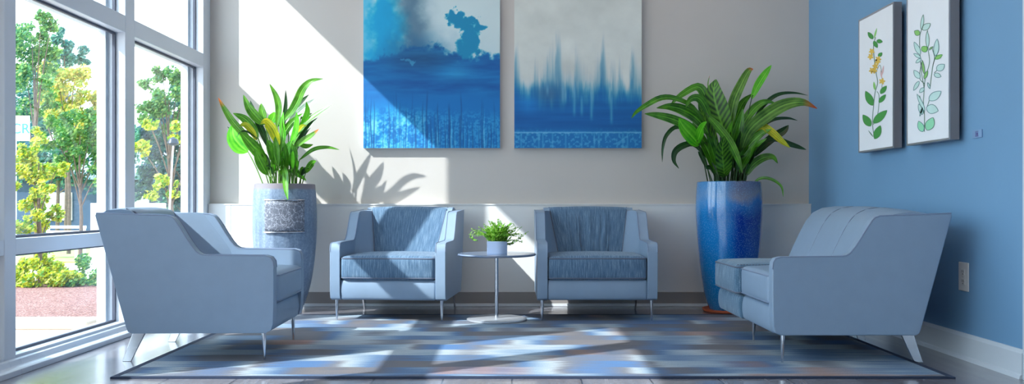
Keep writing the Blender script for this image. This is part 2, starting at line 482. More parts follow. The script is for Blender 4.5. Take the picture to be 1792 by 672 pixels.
# ------------------------------------------------------------------ window wall on the left
GX = -2.585; OX = -2.665; TOP = 3.30
posts = []
def post(n, y0, y1):
    mb = MB().box((OX,y0,0), (XL,y1,ZC))
    mb.box((OX-.01,y0-.028,0), (OX+.05,y1+.028,ZC))
    o = mb.build('trim_%d' % n, 'frame_metal', smooth=False, bevel=.004); tag(o, kind='structure')
    posts.append((y0,y1))
PS = [(7.09,7.2495),(5.66,5.80),(4.31,4.41),(2.90,3.00),(1.50,1.60),(.10,.20),(-1.30,-1.20),(-2.70,-2.60)]
for i, (a, b_) in enumerate(PS): post(i+2, a, b_)
o = MB().box((XL-.2,Y0,0), (XL,-2.70,ZC)).build('wall_left', 'wall_paint', smooth=False); tag(o, kind='structure')
o = MB().box((XL-.2,-2.70,TOP+.06), (XL-.0,YB,ZC)).build('wall_left_header', 'wall_paint', smooth=False); tag(o, kind='structure'); o.name = 'wall_left.001'
for i in range(len(PS)-1):
    ya, yb = PS[i+1][1], PS[i][0]
    mb = MB()
    for z0, z1 in ((.0,.08),(.585,.665),(1.95,2.06),(TOP,TOP+.07)):
        mb.box((OX,ya,z0), (XL-.0015,yb,z1))
    o = mb.build('window_%d' % (i+1), 'frame_metal', smooth=False, bevel=.004); tag(o, kind='structure')
    gm = MB()
    for z0, z1 in ((.08,.585),(.665,1.95),(2.06,TOP)):
        t = .014
        for xx in ((GX+.004, GX+.022),):
            gm.box((xx[0],ya,z0), (xx[1],ya+t,z1)).box((xx[0],yb-t,z0), (xx[1],yb,z1))
            gm.box((xx[0],ya+t,z0), (xx[1],yb-t,z0+t)).box((xx[0],ya+t,z1-t), (xx[1],yb-t,z1))
        MB().box((GX-.003,ya+.001,z0+.001), (GX+.003,yb-.001,z1-.001)).build('glass_pane', 'window_glass', o, smooth=False)
    gm.build('gasket', 'gasket', o, smooth=False)
    # stepped inner sill
    MB().prism_y([(XL,0),(XL+.085,0),(XL+.085,.028),(XL+.07,.034),(XL+.03,.036),(XL+.022,.062),(XL,.066)], ya-.0, yb+.0).build('window_sill', 'frame_metal', o, smooth=False, bevel=.003)
mb = MB()
for a, b_ in PS: mb.prism_y([(XL,0),(XL+.085,0),(XL+.085,.028),(XL+.07,.034),(XL+.03,.036),(XL+.022,.062),(XL,.066)], a, b_)
o = mb.build('baseboard_left', 'frame_metal', smooth=False, bevel=.003); tag(o, kind='structure')

# ------------------------------------------------------------------ rug
RX0, RX1, RY0, RY1, RT = -1.93, 2.13, 4.20, 6.60, .008
rug = empty('area_rug', ((RX0+RX1)/2, (RY0+RY1)/2, 0), label='large rug of blue, grey and brown streaks under the seats', cat='rug')
hx, hy = (RX1-RX0)/2, (RY1-RY0)/2
MB().box((-hx+.03,-hy+.03,.0005), (hx-.03,hy-.03,RT)).build('pile', 'rug_weave', rug, smooth=False)
bd = MB().box((-hx,-hy,.0005), (hx,-hy+.03,RT+.001)).box((-hx,hy-.03,.0005), (hx,hy,RT+.001)).box((-hx,-hy+.03,.0005), (-hx+.03,hy-.03,RT+.001)).box((hx-.03,-hy+.03,.0005), (hx,hy-.03,RT+.001))
bd.build('binding', 'rug_border', rug, smooth=False)

# ------------------------------------------------------------------ seats
SH = .42
def S(prof): return [(x+SH, z) for x, z in prof]
SIDE = S([(-.045,.155),(-.015,.168),(-.004,.20),(.0,.30),(.0,.50),(-.004,.535),(-.018,.556),(-.045,.564),(-.36,.568),(-.385,.572),(-.405,.585),(-.43,.615),(-.46,.66),(-.49,.71),(-.520,.755),(-.535,.770),(-.56,.778),(-.93,.792),(-.936,.780),(-.775,.19),(-.765,.165),(-.745,.155)])
def arm_obj(name, y0, y1, parent, wing=None, mat='leather'):
    mb = MB().prism_y(SIDE, y0, y1)
    if wing:
        sgn, yi, cb, ct = wing
        N_ = 12; vs = []; fs = []
        for k in range(N_+1):
            z = .40+(.785-.40)*k/N_; t = k/N_
            ax = -.412-.145*(z-.57)/.2 if z > .57 else -.412+ (.57-z)*.3
            ax = max(ax, -.56)
            bx = -.60-(z-.45)*.47
            ax = max(ax, bx+.02)
            yc = sgn*(cb+(ct-cb)*t)
            ring = []
            for j in range(7):   # slightly hollow inner face
                s_ = j/6
                x = ax+(bx-ax)*s_; y = yi+(yc-yi)*(s_**1.25)
                ring.append((x+SH, y, z + (.004*math.sin(s_*math.pi))))
            ring += [(bx-.05+SH, yc, z), (bx-.05+SH, yi, z)]
            vs += ring
        m_ = 9
        for k in range(N_):
            for j in range(m_):
                l = (j+1) % m_
                fs.append((k*m_+j, k*m_+l, (k+1)*m_+l, (k+1)*m_+j))
        fs.append(tuple(range(m_))); fs.append(tuple(N_*m_+j for j in range(m_)))
        mb.add(vs, fs)
    return mb.build(name, mat, parent, bevel=.02)

def outline_pipe(parent, y, r=.0035):
    pts = [(x, y, z) for x, z in SIDE[4:18]]
    MB().tube(pts, r, 6).build('piping', 'piping_leather', parent)

def cushion(parent, x0, x1, y0, y1, z0, z1, mat, pipemat, name='seat_cushion', pipe=True):
    def fn(w, h):
        a = max(0, 1-(w[0]/h[0])**2); b_ = max(0, 1-(w[1]/h[1])**2)
        w[2] += (.020 if w[2] > 0 else 0)*(a*b_)**.5*(w[2]/h[2])
        c_ = max(0, 1-(w[2]/h[2])**2)
        if w[0] > 0: w[0] += .010*c_*b_
        return w
    mb = MB(); rbox(mb, (x0,y0,z0), (x1,y1,z1), .03, fn, 10)
    o = weld(mb.build(name, mat, parent), 1e-5)
    if pipe:
        for z in (z0+.016, z1-.012):
            pm = MB()
            loop = []
            rr = .035
            for cx, cy, a0 in ((x1-rr,y1-rr,0),(x0+rr,y1-rr,90),(x0+rr,y0+rr,180),(x1-rr,y0+rr,270)):
                for k in range(5):
                    a = R(a0+k*22.5); loop.append((cx+(rr-.001)*math.cos(a), cy+(rr-.001)*math.sin(a), z))
            pm.tube(loop, .0045, 6, closed=True)
            pm.build('piping', pipemat, o)
    return o

def front_leg(parent, x, y, zb, lean=.0):
    MB().tube([(x,y,.158),(x+.002,y+lean*.5,.09),(x+.004,y+lean,zb)], [.013,.010,.006], 12).build('leg', 'chrome', parent)
def rear_leg(parent, x, y, zb, lean=-.062):
    # flat blade splayed backwards
    mb = MB()
    t = [(x+.032,y-.008,.158),(x-.034,y-.008,.158),(x-.034,y+.008,.158),(x+.032,y+.008,.158)]
    m_ = [(x+.024+lean*.5,y-.006,.08),(x-.032+lean*.5,y-.006,.08),(x-.032+lean*.5,y+.006,.08),(x+.024+lean*.5,y+.006,.08)]
    e = [(x+.016+lean,y-.005,zb),(x-.030+lean,y-.005,zb),(x-.030+lean,y+.005,zb),(x+.016+lean,y+.005,zb)]
    mb.add(t+m_+e, [(0,1,2,3),(11,10,9,8)]+[(i+4*k,(i+1)%4+4*k,(i+1)%4+4*k+4,i+4*k+4) for i in range(4) for k in range(2)])
    mb.build('leg', 'chrome', parent, smooth=False, bevel=.002)

def armchair(loc, rz, Wd, label, fab, gather, zf, zr, group=None):
    root = empty('armchair', loc, rz, label=label, cat='armchair', group=group)
    h = Wd/2; t = .072; yi = h-t
    k = Wd/.85
    cb, ct = .235*k, .305*k
    for sg in (1,-1):
        a = arm_obj('arm', min(sg*h, sg*yi), max(sg*h, sg*yi), root, (sg, sg*(yi+.004), cb, ct))
        outline_pipe(a, sg*(h-.002)); outline_pipe(a, sg*(yi+.002))
    # back shell
    prof = [(-.60,.24),(-.62,.156),(-.745,.156),(-.765,.165),(-.845,.46),(-.928,.775),(-.925,.795),(-.90,.808),(-.83,.812),(-.785,.806),(-.765,.788),(-.60,.44)]
    n = 18; vs = []; fs = []; L = len(prof)
    for i in range(n+1):
        y = -yi+2*yi*i/n; c_ = 1-(y/yi)**2
        for x, z in prof:
            zz = z+(.010*c_ if z > .7 else 0)
            vs.append((x+SH-(.015*c_ if x < -.7 and z > .4 else 0), y, zz))
    for i in range(n):
        for j in range(L):
            l = (j+1) % L; fs.append((i*L+j, i*L+l, (i+1)*L+l, (i+1)*L+j))
    fs.append(tuple(range(L))); fs.append(tuple(n*L+j for j in range(L)))
    MB().add(vs, fs).build('backrest', 'leather', root, angle=50)
    # inner back panel
    rnd = random.Random(3)
    fold = [(rnd.uniform(-.9,.9), rnd.uniform(.025,.06), rnd.uniform(.4,1)) for _ in range(13)]
    def pf(u, v_):
        z = .42+.40*v_; hw = cb+.004+(ct-cb)*v_
        y = (u*2-1)*hw
        x = -.60-(z-.45)*.47+.012
        z2 = z-.002+.008*(1-(y/hw)**2)*v_
        if v_ > .93:
            q = (v_-.93)/.07; x -= .045*q*q; z2 -= .0+.004*q*q
        if v_ < .0: pass
        w = 0
        if gather:
            for (f0, wd, am) in fold:
                cc = f0*.75+.12*math.sin(v_*3+f0*9)*(1-v_)*.5
                w += am*math.exp(-(((u*2-1)-cc)/wd)**2)
            w = w*.020*(math.sin(math.pi*min(1, v_*1.0+.12)))**.6
        return (x+SH+w-.004*(abs(u*2-1)**6)*2, y, z2)
    mb = MB(); mb.grid(pf, 90 if gather else 30, 24, 0, (2*ct, .40))
    mb.build('back_panel', 'fabric' if fab else 'leather', root, fixn=True, solid=0)
    for sg in (0,1): MB().tube([pf(sg, j/12) for j in range(13)], .0035, 6).build('piping', 'seam_thread', root)
    # seat deck and front rail
    def ap(w, hh):
        if w[0] > 0: w[0] += .012*max(0, 1-(w[2]/hh[2])**2)
        return w
    mb = MB(); rbox(mb, (-.62+SH,-yi-.002,.157), (-.022+SH,yi+.002,.306), .018, ap, 6)
    weld(mb.build('front_rail', 'leather', root))
    cushion(root, -.59+SH, .005+SH, -yi+.004, yi-.004, .300, .466, 'fabric' if fab else 'leather', 'seam_thread' if fab else 'piping_leather')
    for sg in (1,-1):
        front_leg(root, -.06+SH, sg*(h-.035), zf)
        rear_leg(root, -.72+SH, sg*(h-.05), zr)
    return root

RTZ = RT
armchair((-1.695,5.01,0), R(1.5), .76, 'grey leather armchair in side view by the window, all plain leather', False, False, RTZ, 0.0)
armchair((-.845,6.60,0), R(-95), .83, 'grey leather armchair with smooth blue fabric back, beside the grey stone planter', True, False, RTZ, 0.0)
armchair((.605,6.60,0), R(-90), .85, 'grey leather armchair with gathered blue fabric back, right of the round side table', True, True, RTZ, 0.0)

# one-armed loveseat on the right (local +y is towards the camera)
root = empty('loveseat', (1.775,5.14,0), R(180), label='grey leather loveseat against the blue wall, half its seat in blue fabric', cat='sofa')
h = .59; t = .07
a = arm_obj('arm', h-t, h, root)
outline_pipe(a, h-.002)
prof = [(-.43,.30),(-.43,.44),(-.445,.50),(-.475,.57),(-.515,.655),(-.555,.73),(-.60,.785),(-.66,.815),(-.74,.826),(-.84,.818),(-.915,.800),(-.932,.782),(-.765,.165),(-.745,.156),(-.60,.156)]
n = 120; vs = []; fs = []; L = len(prof); ya, yb = -h, h-t+.004
for i in range(n+1):
    y = ya+(yb-ya)*i/n
    u = (y-ya)/(yb-ya)
    zc = -.030*max(0, (u-.45)/.55)**2                      # drops to meet the wing
    e = max(0, 1-(y-ya)/.05); rd = .03*(1-math.sqrt(max(0, 1-e*e)))
    g = 0
    for q in (1/3, 2/3): g += .0022*math.exp(-((u-q)/.007)**2)
    for x, z in prof:
        zz = z; xx = x
        if z > .5:
            zz += zc*(z-.5)/.32 - rd - g
            xx += (-g if x > -.7 else 0)
        if z > .44 and x > -.7: xx -= rd
        vs.append((xx+SH, y, zz))
for i in range(n):
    for j in range(L):
        l = (j+1) % L; fs.append((i*L+j, i*L+l, (i+1)*L+l, (i+1)*L+j))
fs.append(tuple(range(L))); fs.append(tuple(n*L+j for j in range(L)))
bk = MB().add(vs, fs).build('backrest', 'leather', root, angle=60)
for q in (1/3, 2/3):
    sm = MB()
    y = ya+(yb-ya)*q; zc = -.030*max(0, (q-.45)/.55)**2
    pts = [(x+SH-(.0025 if x > -.7 else 0), y, z+(zc*(z-.5)/.32 if z > .5 else 0)-.0025) for x, z in prof[2:12]]
    sm.tube(catmull(pts, 40), .0016, 5)
    sm.build('seam', 'seam_thread', bk)
ysp = -.05
cushion(root, -.45+SH, .0+SH, ysp+.002, h-t-.002, .302, .470, 'leather', 'piping_leather')
c2 = cushion(root, -.45+SH, .028+SH, -h-.005, ysp, .298, .476, 'sofa_fabric', 'seam_thread')
st = MB()
for k in range(26):
    x = .02+SH-.018*k; st.tube([(x,ysp+.004,.4795),(x-.010,ysp+.004,.4800)], .0025, 5)
st.build('stitching', 'seam_thread', c2)
mb = MB(); rbox(mb, (-.75+SH,ysp,.157), (-.018+SH,h-t+.002,.300), .018, lambda w, hh: ([w[0]+(.012*max(0,1-(w[2]/hh[2])**2) if w[0] > 0 else 0), w[1], w[2]]), 6)
weld(mb.build('front_rail', 'leather', root))
mb = MB(); rbox(mb, (-.75+SH,-h,.157), (-.004+SH,ysp-.001,.296), .018, lambda w, hh: ([w[0]+(.012*max(0,1-(w[2]/hh[2])**2) if w[0] > 0 else 0), w[1], w[2]]), 6)
weld(mb.build('front_rail', 'sofa_fabric', root))
for y in (h-.035, -.19):
    front_leg(root, -.065+SH if y > 0 else -.12+SH, y, RTZ, 0)
rear_leg(root, -.72+SH, h-.05, RTZ, -.055); rear_leg(root, -.74+SH, -.19, RTZ, -.03)

# ------------------------------------------------------------------ side table and planter
tb = empty('side_table', (-.11,6.27,0), label='round grey side table on a thin steel stem between the two armchairs', cat='side table')
MB().lathe([(0,.468),(.262,.468),(.276,.471),(.283,.477),(.283,.482),(.279,.486),(0,.486)], 64).build('table_top', 'table_top', tb)
MB().lathe([(0,RT),(.208,RT),(.214,RT+.004),(.214,RT+.012),(.205,RT+.017),(.02,RT+.019),(0,RT+.019)], 64).build('base', 'base_plate', tb)
MB().lathe([(.014,RT+.018),(.0135,.05),(.0135,.467),(.0,.467)], 20).build('stem', 'chrome', tb)
MB().lathe([(0,.455),(.05,.455),(.055,.468),(0,.468)], 24).build('mounting_plate', 'steel', tb)

pl = empty('potted_fern', (-.105,6.22,.486), label='small leafy fern in a square grey-blue planter on the round table', cat='potted plant')
w = .071
mb = MB()
mb.add([(-w,-w*.8,0),(w,-w*.8,0),(w,w*.8,0),(-w,w*.8,0),(-w,-w*.8,.09),(w,-w*.8,.09),(w,w*.8,.09),(-w,w*.8,.09),
        (-w+.006,-w*.8+.006,.09),(w-.006,-w*.8+.006,.09),(w-.006,w*.8-.006,.09),(-w+.006,w*.8-.006,.09),
        (-w+.006,-w*.8+.006,.07),(w-.006,-w*.8+.006,.07),(w-.006,w*.8-.006,.07),(-w+.006,w*.8-.006,.07)],
       [(3,2,1,0),(0,1,5,4),(1,2,6,5),(2,3,7,6),(3,0,4,7),(4,5,9,8),(5,6,10,9),(6,7,11,10),(7,4,8,11),(8,9,13,12),(9,10,14,13),(10,11,15,14),(11,8,12,15)])
mb.build('planter', 'planter_glaze', pl, smooth=False, bevel=.002)
MB().box((-w+.006,-w*.8+.006,.060), (w-.006,w*.8-.006,.072)).build('soil', 'soil', pl, smooth=False)
rn = random.Random(5)
fm = MB(); fs_ = MB()
def frond(base, tip, bow, ll, curl=0):
    mid = base.lerp(tip, .5)+Vector((0,0,bow))
    pts = catmull([base, base.lerp(mid, .55)+Vector((0,0,bow*.3)), mid, tip], 16)
    if curl:
        d = (tip-mid); d.z = 0; d = d.normalized(); c0 = pts[-1]
        for k in range(1, 9): 
            a = k*.42; pts.append(c0+d*(curl*math.sin(a))-Vector((0,0,curl*(1-math.cos(a)))))
    fs_.tube(pts, .0011, 4)
    n = len(pts)
    for i in range(3, n):
        t = (pts[min(i+1,n-1)]-pts[i-1]).normalized()
        s_ = t.cross(Vector((rn.uniform(-.3,.3), rn.uniform(-.5,.5), 1))).normalized()
        L_ = ll*(1-.55*i/n)
        for sg in (-1,1):
            for q in range(2):
                p = pts[i]+t*rn.uniform(-.004,.004)
                tip_ = p+s_*sg*L_*rn.uniform(.7,1.1)+t*L_*.5+Vector((0,0,rn.uniform(-.005,.004)))
                wv = t*.0052+Vector((0,rn.uniform(-.003,.003),rn.uniform(-.002,.004)))
                m_ = p.lerp(tip_, .55)
                fm.add([p, m_+wv, tip_, m_-wv], [(0,1,2,3)])
for k in range(100):
    a = rn.uniform(0, 2*math.pi)
    base = Vector((rn.uniform(-.05,.05), rn.uniform(-.04,.04), .07))
    rr = rn.uniform(.03,.16)
    ht = rn.uniform(.10,.21)*(1-.35*rr/.15)
    tip = Vector((rr*math.cos(a)*1.15, rr*math.sin(a)*.6, .072+ht-.02))
    frond(base, tip, .02+.02*rn.random(), .017)
frond(Vector((-.04,0,.07)), Vector((-.16,-.02,.165)), .025, .018, .032)
frond(Vector((-.03,.01,.07)), Vector((-.15,.02,.15)), .03, .016, .028)
frond(Vector((.04,-.01,.07)), Vector((.20,-.02,.15)), -.02, .022)
frond(Vector((.04,.02,.07)), Vector((.215,.0,.155)), -.03, .02)
frond(Vector((.03,0,.07)), Vector((.10,.0,.215)), .02, .018, .03)
frond(Vector((.04,-.03,.07)), Vector((.17,-.05,.09)), .02, .02)
frond(Vector((.03,.0,.07)), Vector((.17,-.01,.19)), -.01, .018)
fm.build('foliage', 'fern_green', pl, smooth=False, fixn=False)
fs_.build('stems', 'plant_stem', pl)

# ------------------------------------------------------------------ tall pots and plants
def leaf(mb, pts, w, face, mi, fold=.25, n=18, pw=.8, curlw=0.0):
    P_ = catmull(pts, n); side_prev = None; vs = []; uv = []
    for i, p in enumerate(P_):
        t = (P_[min(i+1,n)]-P_[max(i-1,0)])
        t = t.normalized() if t.length > 1e-9 else Vector((0,0,1))
        s_ = t.cross(face)
        if s_.length < .15: s_ = side_prev or t.orthogonal()
        s_.normalize()
        if side_prev is not None and s_.dot(side_prev) < 0: s_ = -s_
        if side_prev is not None: s_ = (s_*.5+side_prev*.5).normalized()
        side_prev = s_.copy()
        nn = s_.cross(t).normalized()
        if nn.dot(face) < 0: nn = -nn
        T = i/n
        ww = w*.86*max(.02, math.sin(math.pi*min(1, T**pw*.985+.01)))**.75
        for j in range(7):
            u = j/6*2-1
            vs.append(p+s_*ww*u+nn*(fold*ww*abs(u)+.03*ww*math.sin(u*7+T*12))); uv.append((j/6, T))
    fs = [(i*7+j, i*7+j+1, (i+1)*7+j+1, (i+1)*7+j) for i in range(n) for j in range(6)]
    mb.add(vs, fs, mi, uv)

def rimless(o): return o
def tall_plant(loc, zr, leaves, fill, seed, dc, stemmat, mats, label, pot_parts, rim_r, potname, hint, ws=1.0):
    root = empty(potname, loc, 0, label=label, cat='potted plant')
    rn = random.Random(seed)
    lm = MB(); sm = MB()
    L0 = Vector(loc)
    for (pp, wpx, mi, off) in leaves:
        pts = []
        n = len(pp)
        for i, (x, y) in enumerate(pp):            # listed tip -> base
            f = 1-i/(n-1) if n > 1 else 0
            d = dc+off*(.35+.65*f)
            pts.append(W(x, y, d)-L0)
        pts.reverse()
        base = pts[0]
        wr = wpx*.5*dc/F*ws
        face = (hint+Vector((rn.uniform(-.35,.35), 0, rn.uniform(-.2,.3)))).normalized()
        leaf(lm, pts, wr, face, mi, fold=rn.uniform(.1,.35))
        a = rn.uniform(0, 2*math.pi)
        bb = Vector((max(-rim_r*.7, min(rim_r*.7, base.x*.45+rn.uniform(-.03,.03))), rn.uniform(-.5,.5)*rim_r, zr-.05))
        if base.z > zr-.02:
            sm.tube(catmull([bb, bb.lerp(base, .55)+Vector((0,0,.02)), base, base.lerp(pts[1], .25)], 10), [.0045]*6+[.0035]*5, 6)
    for k in range(fill[0]):
        a = rn.uniform(-1, 1); r = rn.uniform(.04, fill[1])
        bb = Vector((a*rim_r*.6, rn.uniform(-.5,.5)*rim_r, zr-.05))
        hh = rn.uniform(fill[2], fill[3])
        tip = Vector((a*r*1.1, rn.uniform(-.28,.12), zr+hh*(1-.5*abs(a)*r/fill[1])))
        k1 = bb.lerp(tip, .35)+Vector((0,0,.06)); k2 = bb.lerp(tip, .7)+Vector((0,0,.05))
        leaf(lm, [k1, k2, tip], rn.uniform(.015,.030), (hint+Vector((rn.uniform(-.8,.8),0,rn.uniform(-.3,.5)))).normalized(), rn.choice(fill[4]), fold=.2)
        sm.tube(catmull([bb, bb.lerp(k1, .6), k1], 6), .004, 6)
    for o_ in pot_parts: o_.parent = root
    lm.build('foliage', mats, root, fixn=False)
    sm.build('stems', stemmat, root)
    return root

# grey pot
def pot_profile(pts, wall=.02, zin=.06):
    c_ = catmull([(r, 0, z) for r, z in pts], 40)
    prof = [(max(0, p.x), p.z) for p in c_]
    top = prof[-1]
    inner = [(top[0]-wall*.3, top[1]+.004), (top[0]-wall, top[1]), (top[0]-wall-.004, top[1]-zin), (0, top[1]-zin)]
    return [(0, prof[0][1])]+prof+inner
gp = pot_profile([(.125,0),(.160,.08),(.20,.22),(.228,.40),(.243,.58),(.246,.74),(.240,.90),(.232,.993)])
GLOC = (-1.783,6.87,0)
pot = MB().lathe(gp, 72).build('pot', 'grey_pot_glaze')
soil = MB().lathe([(0,.925),(.205,.925),(.205,.938),(0,.945)], 32).build('soil', 'soil')
# speckled panel on the front of the pot
def panel(u, v_):
    a = R(-76)+(u-.5)*1.22
    z = .625+.245*v_
    r = .2455+.012
    return (r*math.cos(a), r*math.sin(a), z)
mb = MB(); mb.grid(panel, 24, 6, 0, (.27,.24))
pn = mb.build('panel', 'crackle_panel', solid=.018)
rims = [MB().tube([tuple(Vector(panel(i/24,q))) for i in range(25)], .005, 8).build('panel_rim', 'steel') for q in (0.0,1.0)]
LM = ['leaf_green','leaf_bright','leaf_dark','leaf_yellow','leaf_pale','leaf_tip']
left_leaves = [
 ([(382,171),(394,192),(410,216),(430,238),(450,262)], 15, 5, -.15),
 ([(406,217),(409,238),(420,254),(434,266)], 36, 1, .02),
 ([(426,166),(436,188),(450,206),(464,218)], 20, 0, -.08),
 ([(457,181),(459,196),(464,212)], 15, 0, .05),
 ([(408,198),(428,208),(442,224),(452,242)], 20, 0, -.02),
 ([(472,147),(484,170),(488,192),(484,224)], 14, 0, -.05),
 ([(565,138),(545,142),(530,156),(520,178),(508,198),(494,212)], 17, 0, -.12),
 ([(551,173),(536,186),(520,200),(505,216)], 17, 4, .05),
 ([(536,178),(538,195),(532,214),(522,236)], 13, 1, -.05),
 ([(546,198),(536,203),(526,208)], 6, 0, .08),
 ([(456,217),(466,213),(477,224),(484,240),(488,254)], 24, 3, -.2),
 ([(418,221),(430,218),(442,230),(450,246)], 15, 3, -.1),
 ([(519,196),(520,214),(516,234),(508,252)], 16, 1, -.15),
 ([(537,220),(528,222),(520,232)], 9, 3, -.1),
 ([(558,226),(544,238),(528,248),(512,262)], 13, 5, -.12),
 ([(548,253),(536,256),(522,252)], 10, 0, .03),
 ([(415,240),(420,232),(432,230),(452,244)], 4, 2, -.15),
 ([(420,230),(434,246),(450,264),(464,282)], 24, 0, -.12),
 ([(480,196),(478,206),(472,216)], 20, 1, .06),
 ([(504,350),(501,330),(500,306),(496,290)], 13, 0, -.34),
 ([(536,316),(524,306),(512,300),(500,302)], 14, 1, .1),
 ([(540,166),(520,184),(500,204),(486,222)], 15, 2, .08),
 ([(530,198),(512,214),(498,232),(490,250)], 18, 0, .0),
 ([(496,196),(494,216),(496,240),(492,262)], 15, 1, -.05),
 ([(468,244),(474,256),(480,272),(484,290)], 22, 0, -.15),
 ([(446,260),(452,276),(460,292),(468,306)], 20, 0, -.15),
 ([(510,246),(504,258),(498,274),(492,292)], 18, 1, -.1),
 ([(580,184),(560,196),(538,212),(520,236),(508,262)], 12, 0, -.05),
 ([(556,206),(540,222),(524,246),(512,274)], 13, 2, .05),
 ([(594,262),(572,258),(548,262),(524,280)], 9, 0, .0),
 ([(438,176),(446,200),(460,232),(472,262)], 14, 2, .08),
 ([(500,158),(500,184),(496,214),(490,246)], 9, 2, .08),
 ([(398,222),(416,236),(436,256),(456,284)], 11, 2, .05),
]
tall_plant(GLOC, .99, left_leaves, (34,.27,.12,.40,[0,0,1,2,0]), 11, 6.87, 'plant_stem', LM,
           'tall grey stone-look pot of upright green leaves in the window corner', [pot, soil, pn], .20, 'potted_plant', Vector((-.1,-1,.2)))
for r_ in rims: r_.parent = pn

# blue pot
bp = pot_profile([(.150,.02),(.185,.12),(.213,.28),(.236,.48),(.250,.68),(.256,.80),(.254,.90),(.246,1.010)])
BLOC = (1.695,6.84,0)
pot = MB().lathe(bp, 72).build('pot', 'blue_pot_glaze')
soil = MB().lathe([(0,.94),(.22,.94),(.22,.952),(0,.962)], 32).build('soil', 'soil')
sau = MB().lathe([(0,.0),(.185,.0),(.200,.010),(.204,.026),(.194,.026),(.188,.019),(0,.018)], 56).build('saucer', 'terracotta')
RM = ['leaf_r_green','leaf_bright','leaf_dark','leaf_yellow','leaf_pinnate','leaf_r_tip']
right_leaves = [
 ([(1105,207),(1114,196),(1134,183),(1157,172),(1181,173),(1212,188),(1238,222)], 12, 0, -.25),
 ([(1128,199),(1150,202),(1180,210),(1212,226),(1240,256)], 17, 0, -.2),
 ([(1149,189),(1172,187),(1196,193),(1222,210),(1250,248)], 19, 0, -.12),
 ([(1159,284),(1160,258),(1167,236),(1186,222),(1214,236),(1238,270)], 8, 2, -.05),
 ([(1188,295),(1179,282),(1181,266),(1196,255),(1216,254),(1240,280)], 12, 2, -.1),
 ([(1173,184),(1190,168),(1220,152),(1234,168),(1242,200),(1252,236)], 17, 0, .05),
 ([(1200,188),(1208,174),(1222,172),(1234,188),(1246,220)], 15, 0, -.18),
 ([(1253,139),(1249,160),(1254,188),(1262,214),(1270,238)], 42, 4, -.02),
 ([(1242,132),(1239,146),(1240,162)], 2, 5, .05),
 ([(1318,121),(1310,124),(1296,150),(1284,178),(1279,206),(1275,236)], 18, 5, -.02),
 ([(1350,114),(1340,128),(1327,148),(1315,174)], 14, 1, -.05),
 ([(1316,164),(1300,180),(1288,206),(1280,236)], 17, 0, .05),
 ([(1414,167),(1392,163),(1368,164),(1350,172),(1332,190),(1312,222)], 8, 2, .08),
 ([(1430,190),(1404,179),(1372,184),(1338,204),(1310,230),(1296,268)], 24, 5, -.22),
 ([(1396,211),(1378,207),(1352,210),(1325,228)], 7, 2, .05),
 ([(1380,219),(1370,230),(1346,246),(1316,276)], 17, 2, .05),
 ([(1383,259),(1368,248),(1350,232),(1332,222),(1312,236)], 15, 3, -.2),
 ([(1411,262),(1398,258),(1382,253),(1356,244),(1324,250)], 12, 2, -.05),
 ([(1361,286),(1352,275),(1334,277),(1316,290),(1306,308)], 15, 0, -.12),
 ([(1371,345),(1367,326),(1350,314),(1332,312),(1318,320)], 6, 0, -.2),
 ([(1299,302),(1290,276),(1276,248),(1256,222),(1236,200)], 16, 0, -.3),
 ([(1188,207),(1196,222),(1212,240),(1224,254)], 28, 1, -.28),
 ([(1237,213),(1228,226),(1219,252)], 17, 1, -.32),
 ([(1268,238),(1264,262),(1266,290),(1268,310)], 30, 4, -.26),
 ([(1358,181),(1340,178),(1322,188),(1304,212),(1292,244)], 16, 0, .0),
 ([(1350,226),(1330,236),(1308,258),(1292,290)], 15, 0, -.15),
 ([(1222,180),(1232,204),(1246,240),(1256,280)], 19, 4, .0),
 ([(1300,190),(1294,220),(1284,256),(1278,290)], 20, 0, -.1),
 ([(1328,196),(1312,226),(1296,262),(1286,296)], 18, 4, -.05),
 ([(1212,214),(1226,240),(1242,272),(1252,304)], 17, 0, -.1),
 ([(1238,236),(1246,262),(1254,290)], 18, 0, -.2),
 ([(1342,242),(1322,256),(1304,280),(1294,304)], 14, 0, -.2),
 ([(1278,204),(1276,236),(1274,270)], 20, 2, .05),
 ([(1352,196),(1336,212),(1316,240),(1300,272)], 18, 0, -.08),
]
tall_plant(BLOC, 1.01, right_leaves, (64,.26,.14,.5,[0,2,2,2,0]), 23, 6.82, 'plant_stem_dark', RM,
           'tall glossy blue pot of arching dark green leaves near the blue wall', [pot, soil, sau], .21, 'potted_plant', Vector((-.15,-1,.35)), 1.15)

# ------------------------------------------------------------------ paintings
rng = np.random.RandomState(4)
def vnoise(x, y, seed):
    r = np.random.RandomState(seed); T = r.rand(256,256)
    xi = np.floor(x).astype(int); yi = np.floor(y).astype(int); fx = x-xi; fy = y-yi
    fx = fx*fx*(3-2*fx); fy = fy*fy*(3-2*fy)
    a = T[xi%256, yi%256]; b_ = T[(xi+1)%256, yi%256]; c = T[xi%256, (yi+1)%256]; d = T[(xi+1)%256, (yi+1)%256]
    return (a*(1-fx)+b_*fx)*(1-fy)+(c*(1-fx)+d*fx)*fy
def fbm(x, y, seed, o_=5):
    s = 0; am = .5; 
    for k in range(o_):
        s = s+am*vnoise(x*2**k+k*17.3, y*2**k+k*9.1, seed+k); am *= .5
    return s/(1-.5**o_)
def sst(a, b_, x):
    t = np.clip((x-a)/(b_-a), 0, 1); return t*t*(3-2*t)
def mixn(c, col, f): return c*(1-f[...,None])+np.array(col, float)*f[...,None]

